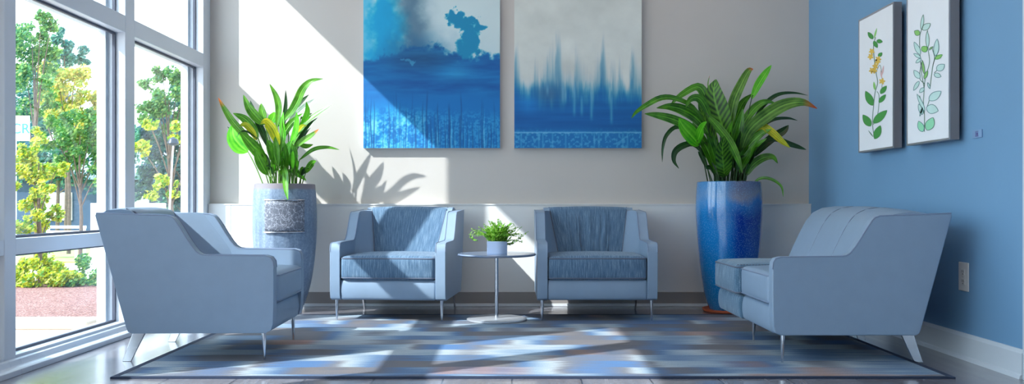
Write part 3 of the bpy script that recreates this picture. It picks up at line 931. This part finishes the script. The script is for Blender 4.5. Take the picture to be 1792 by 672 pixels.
def canvas(name, x0, x1, z0, z1, yfront, depth, fn, label, nx=260, nz=340):
    cx = (x0+x1)/2
    root = empty(name, (cx, YB, z0), label=label, cat='painting')
    px0, px1 = 896+x0*F/yfront, 896+x1*F/yfront
    u = np.linspace(0,1,nx+1); v_ = np.linspace(0,1,nz+1)
    U, V = np.meshgrid(u, v_, indexing='ij')
    X_ = (U*(x1-x0)+x0-cx); Z_ = V*(z1-z0)
    PX = px0+(px1-px0)*U; PY = HY-(Z_+z0-CZ)*F/yfront
    col = np.clip(fn(PX, PY), 0, 255)/255.0
    mxc = col.max(-1); sat = (mxc-col.min(-1))/np.maximum(mxc, .01)
    col = col*np.stack([1-.6*sat, 1-.05*sat, 1-.06*sat], -1); col = np.clip(col, 0, 1)**1.08
    col = np.where(col <= .04045, col/12.92, ((col+.055)/1.055)**2.4)
    verts = np.stack([X_, np.full_like(X_, yfront-YB-.0006), Z_], -1).reshape(-1,3)
    idx = np.arange((nx+1)*(nz+1)).reshape(nx+1,nz+1)
    fc = np.stack([idx[:-1,:-1], idx[1:,:-1], idx[1:,1:], idx[:-1,1:]], -1).reshape(-1,4)
    me = bpy.data.meshes.new('painted_canvas'); me.from_pydata(verts.tolist(), [], fc.tolist())
    at = me.color_attributes.new('paint', 'FLOAT_COLOR', 'POINT')
    c4 = np.concatenate([col.reshape(-1,3), np.ones((len(verts),1))], 1).astype(np.float32)
    at.data.foreach_set('color', c4.ravel())
    me.materials.append(MATS['canvas_paint'])
    o = bpy.data.objects.new('painted_canvas', me); COL.objects.link(o); o.parent = root
    MB().box((x0-cx,yfront-YB,0), (x1-cx,-.0002,z1-z0)).build('stretcher', 'canvas_side', root, smooth=False)

def paint1(X, Y):
    n1 = fbm(X/38, Y/38, 10); n2 = fbm(X/16, Y/16, 30); n3 = fbm(X/60, Y/9, 50); n4 = fbm(X/2.6, Y/2.6, 70, 3); n5 = fbm(X/6, Y/6, 90); d5 = (n5-.5)*14
    c = np.zeros(X.shape+(3,))+np.array([206,216,218.])
    d = (n1-.5)*60; d2 = (n2-.5)*34
    # warm greyish white on the right, pale blue margin on the left
    c = mixn(c, (130,196,226), sst(668,640,X+d))
    cy = sst(640,662,X+d2)*sst(716,690,X+d)
    c = mixn(c, (10,168,222), cy*.92)
    gr = np.exp(-((X+d2*.6-(722+ (Y-20)*.10))/26)**2)
    c = mixn(c, (96,116,140), gr*.85)
    gr2 = np.exp(-((X+d-(735))/60)**2)*sst(40,100,Y+d2)
    c = mixn(c, (58,100,146), gr2*.7)
    # teal cloud column at right
    def blob(cx, cy_, rx, ry): return sst(1.15,.75, np.sqrt(((X+d2*.75+d5-cx)/rx)**2+((Y+d2*.8-d5-cy_)/ry)**2))
    tb_ = np.maximum.reduce([blob(800,32,17,15), blob(816,45,14,12), blob(834,42,9,10), blob(824,66,14,22), blob(815,92,18,22), blob(828,84,10,16), blob(792,22,8,8)])
    c = mixn(c, (10,140,186), tb_*.95)
    # dark band of cloud along the horizon
    edge = 98+(n2-.5)*40+d5-18*np.exp(-((X-760)/45)**2)+8*np.sin(X/30)
    bd = sst(-6,7,Y-edge)
    c = mixn(c, (10,112,180), bd)
    dk = bd*np.exp(-((Y-100)/24)**2)*np.exp(-((X-735)/70)**2)
    c = mixn(c, (30,84,130), dk*.85)
    c = mixn(c, (70,150,205), bd*np.exp(-((Y-128+(X-800)*.12)/12)**2)*np.exp(-((X-800)/32)**2)*.8)
    c = mixn(c, (120,170,205), blob(716,108,12,4)*.6)
    st = (n3-.5)*2
    c = c+bd[...,None]*st[...,None]*np.array([26,30,26])*sst(180,160,Y)[...,None]
    c = mixn(c, (8,128,200), sst(150,185,Y+d*.3)*.7)
    # pale wood with trunks
    lt = sst(186,214,Y+d*.4)*sst(.44,.58,n4*.5+n5*.3+n2*.2)
    left = sst(770,690,X)
    c = mixn(c, (120,176,222), lt*(.55+.4*left))
    c = mixn(c, (170,220,240), sst(175,215,Y)*left*.55*sst(.35,.6,n2))
    r = np.random.RandomState(8)
    for k in range(62):
        x = r.uniform(638,874); top = r.uniform(150,225); wd = r.uniform(.5,1.1)
        xx = x+.8*np.sin(Y/14+k)
        f = np.exp(-((X-xx)/wd)**2)*sst(top,top+25,Y)
        c = mixn(c, (16,90,150), f*r.uniform(.4,.9))
        if k % 3 == 0:
            f = np.exp(-((X-xx-2.5)/wd)**2)*sst(top+20,top+45,Y); c = mixn(c, (170,205,232), f*.5)
    return c
def paint2(X, Y):
    n1 = fbm(X/50, Y/40, 110); nv = fbm(X/7, Y/60, 130); n4 = fbm(X/4, Y/4, 150); ns = fbm(X/2.6, Y/300, 170, 3); nh = fbm(X/90,Y/5,190)
    c = np.zeros(X.shape+(3,))+np.array([214,214,208.])
    c = c+((n1-.5)*34)[...,None]
    sp = np.zeros_like(X)+175
    for cx, top, wd in ((903,70,7),(938,112,7),(977,55,8),(967,95,20),(1009,88,12),(1055,62,7),(1045,100,16),(1073,120,7),(1085,118,6),(1110,95,9),(925,150,10),(995,120,14),(1022,128,16),(1118,120,8)):
        sp = np.minimum(sp, 178-(178-top)*.9*np.exp(-np.abs((X+(nv-.5)*9-cx)/(wd*1.25))**1.5))
    e = Y+(nv-.5)*52+(ns-.5)*34+(n1-.5)*20-sp
    c = mixn(c, (160,182,194), sst(-30,40,e)*.8)
    c = mixn(c, (104,142,178), sst(6,80,e)*.8*(.6+.8*ns.clip(0,.5)))
    b_ = sst(140,190,Y+(nv-.5)*50+(n1-.5)*20)
    c = mixn(c, (16,112,180), b_)
    c = mixn(c, (82,110,150), np.exp(-((X-960)/28)**2)*np.exp(-((Y-165)/17)**2)*.8)
    c = mixn(c, (24,132,208), np.exp(-((X-925)/18)**2)*np.exp(-((Y-185)/20)**2)*.8)
    c = mixn(c, (8,100,172), np.exp(-((Y-212)/18)**2)*.6)
    c = c+((nh-.5)*26)[...,None]*np.array([.6,.8,1])*b_[...,None]
    for cx, y0, y1 in ((958,150,165),(985,150,180),(990,160,178),(1005,150,200),(1035,160,208),(1070,170,215),(1018,170,200)):
        c = mixn(c, (150,180,206), np.exp(-((X-cx)/2.4)**2)*sst(y0-10,y0+8,Y)*sst(y1+8,y1-8,Y)*.6)
    lw = sst(222,236,Y)
    c = mixn(c, (40,124,190), lw*.8)
    c = mixn(c, (150,190,224), lw*sst(.52,.66,n4)*.5)
    c = mixn(c, (170,196,226), np.exp(-((Y-232-(n4-.5)*2)/1.5)**2)*.75*sst(.3,.5,fbm(X/14,Y/30,210)+.1))
    for cx in (912,943,950,967,990,1018,1040,1048,1090,1098):
        c = mixn(c, (130,176,216), np.exp(-((X-cx)/1.5)**2)*sst(230,236,Y)*.55)
    return c
canvas('painting', -1.223, -.099, 1.300, 2.82, 7.20, .05, paint1, 'blue canvas of clouds over bare trees above the left back armchair')
canvas('painting', .019, 1.067, 1.300, 2.82, 7.20, .05, paint2, 'pale grey canvas fading into blue tree shapes, above the right back armchair')

# ------------------------------------------------------------------ framed botanicals on the right wall
def quadstrip(mb, pts, w, mi, y0, H, fmap, h):
    pts = [Vector((p[0], p[1], 0)) for p in pts]
    pts = catmull([tuple(p) for p in pts], max(8, 5*len(pts)))
    vs = []
    for i, p in enumerate(pts):
        t = (pts[min(i+1,len(pts)-1)]-pts[max(i-1,0)]); t = t.normalized() if t.length > 1e-9 else Vector((1,0,0))
        s_ = Vector((-t.y, t.x, 0))*w*.5
        vs += [fmap(p+s_, h), fmap(p-s_, h)]
    mb.add(vs, [(2*i,2*i+1,2*i+3,2*i+2) for i in range(len(pts)-1)], mi)
def pleaf(mb, a, b_, w, fill, line, fmap, h, lw=4):
    a = Vector((a[0],a[1],0)); b_ = Vector((b_[0],b_[1],0)); t = b_-a; L = t.length; t.normalize(); s_ = Vector((-t.y,t.x,0))
    n = 14; up = []; dn = []
    for i in range(n+1):
        T = i/n; ww = w*.5*math.sin(math.pi*T**.85)**.8 if 0 < T < 1 else 0
        c = a+t*L*T
        up.append(c+s_*ww); dn.append(c-s_*ww)
    if fill is not None:
        vs = [fmap(p, h) for p in up]+[fmap(p, h) for p in dn]
        mb.add(vs, [(i, i+1, n+2+i, n+1+i) for i in range(n)], fill)
    if line is not None:
        loop = up+dn[::-1][1:-1]; m_ = len(loop); cc = (a+b_)/2; vs = []
        for i, p in enumerate(loop):
            tt = loop[(i+1)%m_]-loop[i-1]
            tt = tt.normalized() if tt.length > 1e-6 else t
            nn = Vector((-tt.y, tt.x, 0))*lw*.5
            vs += [fmap(p+nn, h+.0004), fmap(p-nn, h+.0004)]
        mb.add(vs, [(2*i, 2*i+1, (2*i+3)%(2*m_), (2*i+2)%(2*m_)) for i in range(m_)], line)
plain('ink_green', (70,150,70), .8); plain('ink_lightgreen', (140,200,110), .8); plain('ink_yellow', (222,186,84), .8)
plain('ink_stem', (96,130,110), .8); plain('ink_wash', (196,226,220), .8); plain('ink_line', (96,140,140), .8); plain('ink_mint', (150,222,180), .8); plain('ink_pink', (214,180,180), .8)
INK = ['ink_green','ink_lightgreen','ink_yellow','ink_stem','ink_wash','ink_line','ink_mint','ink_pink']
def picture(ynear, yfar, z0, z1, label, art, X0, X1, T0, T1, B0, B1):
    root = empty('framed_print', (XR, (ynear+yfar)/2, z0), label=label, cat='framed picture', group=None)
    cy = (ynear+yfar)/2; hw = (yfar-ynear)/2; H = z1-z0
    xf = -.080; xb = -.030
    MB().box((xf,-hw,0), (xb,hw,H)).build('frame', 'picture_frame', root, smooth=False, bevel=.0015)
    ed = MB(); e = .011
    ed.box((xf-.004,-hw,0), (xf-.0002,-hw+e,H)).box((xf-.004,hw-e,0), (xf-.0002,hw,H)).box((xf-.004,-hw+e,0), (xf-.0002,hw-e,e)).box((xf-.004,-hw+e,H-e), (xf-.0002,hw-e,H))
    ed.build('frame_edge', 'frame_edge', root, smooth=False)
    MB().box((xb,-hw*.8,.05), (-.002,hw*.8,H-.05)).build('mounting_batten', 'dark_metal', root, smooth=False)
    pp = MB().box((xf-.0016,-hw+e,e), (xf-.0002,hw-e,H-e)).build('paper', 'paper', root, smooth=False)
    def fmap(p, h):
        u = (p.x-X0)/(X1-X0); top = T0+(T1-T0)*u; bot = B0+(B1-B0)*u
        v_ = (bot-p.y)/(bot-top)
        return (xf-.0019-h, hw-2*hw*u, H*v_)
    mb = MB(); art(mb, fmap)
    mb.build('drawing', INK, pp, smooth=False, fixn=False)
def art1(mb, fm_):
    quadstrip(mb, [(180,1155),(165,1030),(172,900),(185,780),(205,700),(190,600),(172,420),(188,330)], 6, 3, 0, 0, fm_, .0003)
    quadstrip(mb, [(172,1040),(208,940),(216,810),(200,770)], 5, 3, 0, 0, fm_, .0003)
    quadstrip(mb, [(190,620),(225,560),(240,690),(235,770)], 4, 3, 0, 0, fm_, .0003)
    for a, b_, w, f in (((170,345),(128,288),34,0),((178,340),(200,256),14,1),((198,360),(244,372),32,0),((175,362),(205,418),32,0),((212,490),(240,458),30,0),
                        ((168,885),(108,765),58,0),((228,790),(274,728),38,0),((216,862),(268,798),36,0),((172,1028),(278,925),60,0),((152,1052),(86,958),60,0),((184,1156),(228,1046),56,0),((172,1140),(130,1084),9,3),((185,760),(175,690),20,1),((240,640),(252,562),14,7),((238,665),(228,600),12,7)):
        pleaf(mb, a, b_, w, f, 3 if f == 0 else None, fm_, .0006, 2.5)
    for cx, cy in ((160,445),(150,488),(205,530),(188,565),(160,600),(180,600),(240,690),(210,510)):
        for k in range(5):
            a = k*1.256+cx; pleaf(mb, (cx,cy), (cx+26*math.cos(a), cy+28*math.sin(a)), 16, 2, None, fm_, .0010+.0001*k)
def art2(mb, fm_):
    for pts in ([(600,1104),(600,950),(592,850),(597,740),(578,620),(562,430),(562,300),(585,220)],[(626,250),(630,400),(642,520),(610,640),(597,740)],[(700,460),(670,545),(645,745)],[(662,400),(682,480),(670,545)],[(620,905),(640,840)],[(600,960),(585,890),(560,800)],[(640,420),(668,392)],[(680,610),(705,585)],[(575,520),(560,650),(600,700)],[(597,740),(580,770)]):
        quadstrip(mb, pts, 6, 3, 0, 0, fm_, .0003)
    for a, b_, w, f, l in (((575,245),(592,118),24,4,3),((584,246),(650,194),48,4,3),((562,286),(516,258),46,1,3),((628,395),(624,258),28,4,3),((582,425),(622,390),52,1,0),((566,455),(514,350),40,4,5),((570,482),(510,448),26,4,5),((574,490),(528,526),26,4,5),((690,468),(704,324),40,4,5),((688,492),(744,458),30,1,0),((640,412),(672,388),12,1,3),((702,588),(760,540),54,4,5),((680,620),(734,642),36,4,5),
                        ((562,655),(512,588),44,4,5),((556,680),(508,758),30,4,5),((598,735),(560,775),30,4,5),((640,840),(734,765),64,4,5),((618,900),(712,930),76,4,5),((604,930),(538,786),28,4,5),((585,960),(552,870),34,4,5),((586,900),(562,975),14,4,5),((600,660),(628,590),26,1,3),((645,740),(628,690),16,4,5),((588,1104),(552,1015),52,6,5),((622,1092),(672,985),70,6,3),((600,620),(582,500),20,1,3)):
        pleaf(mb, a, b_, w, f, l, fm_, .0006, 5)
picture(5.45, 6.00, 1.19, 2.10, 'framed print of a yellow-flowered plant stem, on the blue wall nearer the corner', art1, 50, 325, 190, 55, 1269, 1229)
picture(4.75, 5.27, 1.19, 2.10, 'framed print of an outlined leafy sprig, on the blue wall nearer the small plaque', art2, 447, 800, -43, -235, 1224, 1172)

# plaque and outlet
sg = empty('wall_plaque', (XR,4.615,1.21), label='small clear blue plaque on the blue wall right of the framed prints', cat='plaque')
MB().box((-.008,-.045,-.021), (-.001,.045,.021)).build('plate', 'sign_plate', sg, smooth=False, bevel=.001)
mk = MB()
mk.box((-.0092,-.016,-.014), (-.0082,.014,-.010)).box((-.0092,-.016,.010), (-.0082,.014,.013)).box((-.0092,.010,-.010), (-.0082,.014,.010)).box((-.0092,-.012,-.008), (-.0082,.004,.006))
mk.build('mark', 'sign_mark', sg, smooth=False)
ol = empty('wall_outlet', (XR,4.755,.445), label='pale socket plate low on the blue wall behind the loveseat', cat='wall outlet')
MB().box((-.008,-.05,-.078), (-.0005,.05,.078)).build('cover_plate', 'outlet_plastic', ol, smooth=False, bevel=.003)
for z in (.026, -.026):
    s_ = MB().box((-.011,-.019,z-.018), (-.0075,.019,z+.018)).build('socket', 'outlet_plastic', ol, smooth=False, bevel=.002)
    MB().box((-.0116,-.009,z-.004), (-.0105,-.006,z+.010)).box((-.0116,.006,z-.004), (-.0105,.009,z+.010)).box((-.0116,-.003,z-.014), (-.0105,.003,z-.008)).build('slots', 'outlet_slot', s_, smooth=False)
MB().lathe([(0,0),(.004,0),(.003,.0015),(0,.002)], 12).build('screw', 'steel', ol).matrix_local = Matrix.Translation((-.008,0,0)) @ Matrix.Rotation(R(-90),4,'Y')

# ------------------------------------------------------------------ outdoors
o = MB().box((-3.02,3.58,-.04), (-2.78,4.20,4.6)).box((-3.06,3.54,-.04), (-2.74,4.24,.25)).build('sun_block_pillar', 'curb_concrete', smooth=False, bevel=.01); tag(o, kind='structure')  # unseen pillar added to keep direct sun off the near armchair
o = MB().box((-60,-30,-.25), (OX-.012,80,-.04)).build('ground', 'pavement', smooth=False); tag(o, kind='structure')
o = MB().box((-40,6.38,-.04), (OX-.3,9.6,.0)).build('mulch_bed', 'mulch_chips', smooth=False); tag(o, kind='stuff', label='reddish mulch bed under the low bushes outside the window', cat='mulch')
o = MB().box((-40,6.10,-.04), (OX-.3,6.38,.02)).build('curb', 'curb_concrete', smooth=False, bevel=.02); tag(o, kind='structure')
o = MB().box((-60,13.0,-.04), (OX-.3,60,-.015)).build('lawn', 'lawn_grass', smooth=False); tag(o, kind='structure')

def p_low(p): return p.z < .01
def foliage(name, blobs, d0, count, lsize, mat, label, cat, trunk=None, seed=1, group=None):
    """blobs: (px,py,r_px,depth offset) turned into real balls of leaves at distance d0"""
    rn = random.Random(seed)
    c0 = [ (W(x,y,d0+dd), r*(d0+dd)/F) for x, y, r, dd in blobs ]
    bx = sum(c.x for c, r in c0)/len(c0); by = sum(c.y for c, r in c0)/len(c0)
    if trunk: bx = W(trunk, 357, d0).x; by = d0
    base = Vector((bx, by, -.03))
    root = empty(name, base, label=label, cat=cat, group=group)
    c1 = []
    for c, r in c0:
        for k in range(7):
            o_ = Vector((rn.gauss(0,1), rn.gauss(0,1), rn.gauss(0,1))).normalized()*r*rn.uniform(.45,1.0)
            c1.append((c+o_, r*rn.uniform(.28,.52)))
    main = c0; c0 = c1
    A = [r*r for c, r in c0]; tot = sum(A)
    mb = MB(); vs = []; fs = []
    for (c, r), a in zip(c0, A):
        for k in range(int(count*a/tot)):
            v_ = Vector((rn.gauss(0,1), rn.gauss(0,1), rn.gauss(0,1))).normalized()*r*(rn.random()**.45)
            nz_ = noise.noise((c+v_)*2.2/max(.3, r))
            if nz_ < -.25 or p_low(c+v_): continue
            p = c+v_-base
            n1 = Vector((rn.gauss(0,1), rn.gauss(0,1), rn.gauss(0,1))).normalized(); n2 = n1.orthogonal().normalized(); n3 = n1.cross(n2)
            s_ = lsize*rn.uniform(.6,1.2)
            i = len(vs); vs += [p-n2*s_, p+n3*s_*.55, p+n2*s_, p-n3*s_*.55]; fs.append((i,i+1,i+2,i+3))
    mb.add(vs, fs); mb.build('foliage', mat, root, smooth=False, fixn=False)
    if trunk:
        tm = MB(); zt = max(c.z for c, r in c0)
        top = Vector((0,0,zt*.8))
        tm.tube([(0,0,-.02),(.02,0,zt*.3),(-.02,.02,zt*.55),tuple(top)], [.022*d0/9,.018*d0/9,.012*d0/9,.005*d0/9], 8)
        for c, r in main[:7]:
            st_ = Vector((0,0,max(.2, (c.z)*.6))); en = c-base
            tm.tube([st_, st_.lerp(en,.5)+Vector((0,0,.05)), en], [.009*d0/9,.006*d0/9,.003*d0/9], 6)
        tm.build('trunk', 'bark', root)
    return root
foliage('young_tree', [(45,255,26,0),(75,285,30,.2),(50,320,30,0),(60,365,32,.1),(40,395,22,-.1),(95,372,16,.2),(100,295,18,.1),(70,235,18,.2),(30,290,20,0),(80,330,14,-.2)], 9.0, 8000, .024, 'tree_yellow', 'young tree with yellow-green leaves just beyond the largest pane', 'tree', 68, 2)
foliage('maple_tree', [(55,60,34,0),(40,100,34,.3),(80,85,26,.2),(60,140,36,0),(45,185,30,.3),(90,40,16,0),(72,30,16,0),(85,180,20,.5),(60,105,34,.2),(30,60,30,.3)], 12.0, 9500, .030, 'tree_green', 'tall blue-green tree rising behind the yellow-green young tree', 'tree', 62, 3)
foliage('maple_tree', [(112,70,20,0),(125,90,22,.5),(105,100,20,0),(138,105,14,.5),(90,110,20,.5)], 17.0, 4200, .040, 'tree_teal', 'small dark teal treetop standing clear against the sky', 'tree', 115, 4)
foliage('maple_tree', [(100,130,26,0),(130,140,26,0),(110,170,32,.4),(145,170,24,.3),(85,160,24,0),(155,200,26,.3),(125,210,34,0)], 15.0, 9000, .036, 'tree_gold', 'golden-leaved tree in the middle of the largest pane', 'tree', 120, 5)
foliage('maple_tree', [(120,240,34,0),(160,230,30,.2),(95,240,28,0),(150,270,34,.2),(180,260,30,.4),(120,285,30,0),(175,300,24,0),(165,200,26,.3),(190,230,28,.3),(110,210,26,.3)], 12.5, 10000, .030, 'tree_green', 'bushy mid green tree below the golden-leaved crown', 'tree', 140, 6)
foliage('maple_tree', [(60,240,60,0),(120,290,70,0),(170,280,60,1),(200,330,55,0),(90,340,50,0),(20,300,60,0),(230,260,50,1),(-20,280,60,1),(140,340,60,0)], 28.0, 11000, .12, 'tree_blue_green', 'dark blue-green belt of trees far behind the low house', 'tree', 150, 7)
foliage('maple_tree', [(285,130,26,0),(262,150,18,.2),(310,150,24,.2),(335,125,22,.2),(280,175,26,0),(255,200,22,0),(325,180,26,0),(300,205,24,.3),(345,215,26,0),(350,140,28,0),(365,180,28,0)], 12.0, 9500, .030, 'tree_green', 'leafy crown seen through the pane nearest the back wall', 'tree', 296, 8)
foliage('maple_tree', [(265,245,28,0),(300,250,30,0),(335,255,28,0),(270,290,30,0),(310,300,30,0),(345,300,30,0),(280,335,28,0),(320,345,30,0),(250,330,18,0),(350,340,30,0),(300,225,30,0),(360,260,30,0)], 13.5, 11000, .036, 'tree_blue_green', 'dark blue-green tree behind the leaning lamp post', 'tree', 330, 9)
foliage('maple_tree', [(320,235,20,0),(335,280,16,0),(285,318,17,0),(305,330,14,0),(260,215,14,0),(250,262,16,0),(340,200,18,0),(262,345,12,0)], 11.2, 2600, .034, 'tree_yellow', 'sparse yellow-green sapling in front of the dark tree at the lamp post', 'tree', 300, 10)
foliage('maple_tree', [(50,150,40,0),(40,220,44,.5),(90,200,44,.3),(130,250,44,0),(165,255,40,.4),(100,280,44,0),(200,280,44,0),(60,300,44,.4),(150,300,40,0),(175,215,26,0)], 19.0, 15000, .05, 'tree_teal', 'broad teal-green tree filling the gap behind the golden crown', 'tree', 100, 31)
foliage('maple_tree', [(262,190,34,0),(300,170,34,.5),(340,190,36,0),(280,240,40,0),(330,250,44,0),(270,300,40,0),(330,310,44,0),(370,240,44,0),(300,345,34,0)], 18.0, 14000, .05, 'tree_teal', 'teal-green tree deep behind the pane nearest the back wall', 'tree', 320, 32)
for i, (bl, m_, lb) in enumerate((([(40,492,36,0),(62,478,30,.2),(28,510,30,0)], 'tree_yellow', 'bright yellow-green low bush nearest the tall window post'),
                              ([(95,478,34,.2),(80,500,26,0),(112,492,28,0)], 'tree_yellow', 'yellow-green low bush between the other two in the mulch bed'),
                              ([(145,482,32,.2),(168,494,30,.1),(195,490,36,.3),(135,500,22,0)], 'tree_green', 'dark green low bush in the mulch bed behind the left armchair'))):
    foliage('bush', bl, 8.9, 4200, .022, m_, lb, 'bush', None, 20+i, group='low bushes in the mulch bed')

hs = empty('house', (-10.6,20.5,-.04), label='low blue-grey house far beyond the trees', cat='house')
MB().box((-3.0,0,0), (3.2,4,1.45)).build('wall', 'house_siding', hs, smooth=False)
MB().add([(-3.2,-.2,1.45),(3.4,-.2,1.45),(3.4,4.2,1.45),(-3.2,4.2,1.45),(-3.2,2,2.2),(3.4,2,2.2)], [(0,1,5,4),(2,3,4,5),(0,4,3),(1,2,5),(0,3,2,1)]).build('roof', 'roof_shingle', hs, smooth=False)
for x in (-2.0,-.4,1.4): MB().box((x,-.03,.5), (x+.7,-.001,1.15)).build('window', 'white_wood', hs, smooth=False)
bn = empty('park_bench', W(110,408,14.0)*1.0, label='white slatted bench on the lawn beyond the young tree', cat='bench')
bn.location.z = -.015
mb = MB()
for z in (.30,.38,.46): mb.box((-.32,.10,z), (.32,.12,z+.045))
mb.build('backrest', 'white_wood', bn, smooth=False)
MB().box((-.32,-.2,.22), (.32,.1,.245)).build('seat', 'white_wood', bn, smooth=False)
for x in (-.30,.28):
    for y in (-.18,.09): MB().box((x,y,0), (x+.03,y+.03,.5 if y > 0 else .23)).build('leg', 'white_wood', bn, smooth=False)
lp = empty('lamp_post', (W(290,357,10.5).x, 10.5, -.04), label='thin white leaning lamp post beyond the far window pane', cat='lamp post')
tp = W(303,248,10.5); dx = tp.x-lp.location.x
MB().tube([(0,0,0),(dx*.5,0,tp.z*.5),(dx,0,tp.z)], [.014,.012,.009], 10).build('pole', 'white_wood', lp)
MB().lathe([(0,tp.z+.10),(.05,tp.z+.07),(.07,tp.z+.02),(.05,tp.z),(0,tp.z-.01)], 16, c=(dx,0)).build('lamp_head', 'dark_metal', lp)
lw_ = MB().box((-4.75,9.85,-.04), (-3.97,10.05,.85)).build('garden_wall', 'white_wood', smooth=False, bevel=.01); tag(lw_, label='low white garden wall at the foot of the dark trees', cat='wall', kind='thing')
sn = empty('signboard', (W(36,226,10.4).x, 10.4, -.04), label='white signboard with blue lettering half hidden by leaves', cat='sign')
pz = W(36,226,10.4).z+.04
MB().box((-.30,0,pz-.14), (.10,.02,pz+.16)).build('board', 'white_wood', sn, smooth=False)
MB().box((-.13,.02,0), (-.08,.06,pz+.1)).build('post', 'white_wood', sn, smooth=False)
cu = bpy.data.curves.new('lettering', 'FONT'); cu.body = 'CR'; cu.size = .17; cu.extrude = .002; cu.align_x = 'CENTER'
t0_ = bpy.data.objects.new('lettering', cu); COL.objects.link(t0_)
me = bpy.data.meshes.new_from_object(t0_.evaluated_get(bpy.context.evaluated_depsgraph_get())); bpy.data.objects.remove(t0_)
me.materials.clear(); me.materials.append(MATS['sign_blue']); to = bpy.data.objects.new('lettering', me); COL.objects.link(to); to.parent = sn
to.location = (0.0,-.004,pz-.05); to.rotation_euler = (R(90),0,0)

# ------------------------------------------------------------------ unseen glowing ceiling panels, added as warm fill
m, nt, b = new_mat('fill_panel_glow')
b.inputs['Base Color'].default_value = (1,1,1,1); b.inputs['Emission Color'].default_value = (1,.80,.60,1); b.inputs['Emission Strength'].default_value = 4.6
k = 0
for (x, y) in ((-1.1,1.0),(1.1,1.0),(-1.1,3.6),(1.2,3.6),(1.5,6.0),(-.4,6.0),(0,-1.4)):
    root = empty('ceiling_fill_panel', (x,y,ZC), label='square ceiling panel added out of view for warm fill light', cat='ceiling light', group='added fill panels')
    MB().box((-.31,-.31,-.02), (.31,-.28,0)).box((-.31,.28,-.02), (.31,.31,0)).box((-.31,-.28,-.02), (-.28,.28,0)).box((.28,-.28,-.02), (.31,.28,0)).build('frame', 'white_trim', root, smooth=False)
    MB().box((-.28,-.28,-.012), (.28,.28,-.002)).build('diffuser', 'fill_panel_glow', root, smooth=False)

# ------------------------------------------------------------------ light, sky, camera
sun = bpy.data.lights.new('sun', 'SUN'); sun.energy = 6.8; sun.angle = R(.6); sun.color = (1.0,.98,.96)
so = bpy.data.objects.new('sun', sun); COL.objects.link(so)
dirv = Vector((1.5,1.0,-1.47)).normalized()
so.rotation_euler = dirv.to_track_quat('-Z', 'Y').to_euler()
so.location = (-8,-4,9)
wd = bpy.data.worlds.new('sky'); bpy.context.scene.world = wd; wd.use_nodes = True
nt = wd.node_tree; bg = nt.nodes['Background']
tc = nt.nodes.new('ShaderNodeTexCoord'); sp_ = nt.nodes.new('ShaderNodeSeparateXYZ'); nt.links.new(tc.outputs['Generated'], sp_.inputs[0])
c = ramp(nt, sp_.outputs[2], [(0.0, (.90,.96,1.0,1)), (.25, (.74,.88,1.0,1)), (1.0, (.52,.74,1.0,1))])
nt.links.new(c, bg.inputs['Color']); bg.inputs['Strength'].default_value = 4.2

cam = bpy.data.cameras.new('camera'); co = bpy.data.objects.new('camera', cam); COL.objects.link(co)
co.location = (0,0,CZ); co.rotation_euler = (R(90),0,0)
cam.sensor_width = 36; cam.lens = F*36/1792; cam.shift_y = 21/1792; cam.clip_start = .05; cam.clip_end = 300
sc = bpy.context.scene; sc.camera = co
sc.view_settings.view_transform = 'Standard'; sc.view_settings.look = 'None'
sc.view_settings.exposure = 0.38; sc.view_settings.gamma = 1.0; sc.view_settings.use_curve_mapping = False
sc.cycles.use_denoising = True
sc.cycles.max_bounces = 10; sc.cycles.diffuse_bounces = 6; sc.cycles.transparent_max_bounces = 16
sc.cycles.sample_clamp_indirect = 8.0; sc.cycles.caustics_reflective = False; sc.cycles.caustics_refractive = False
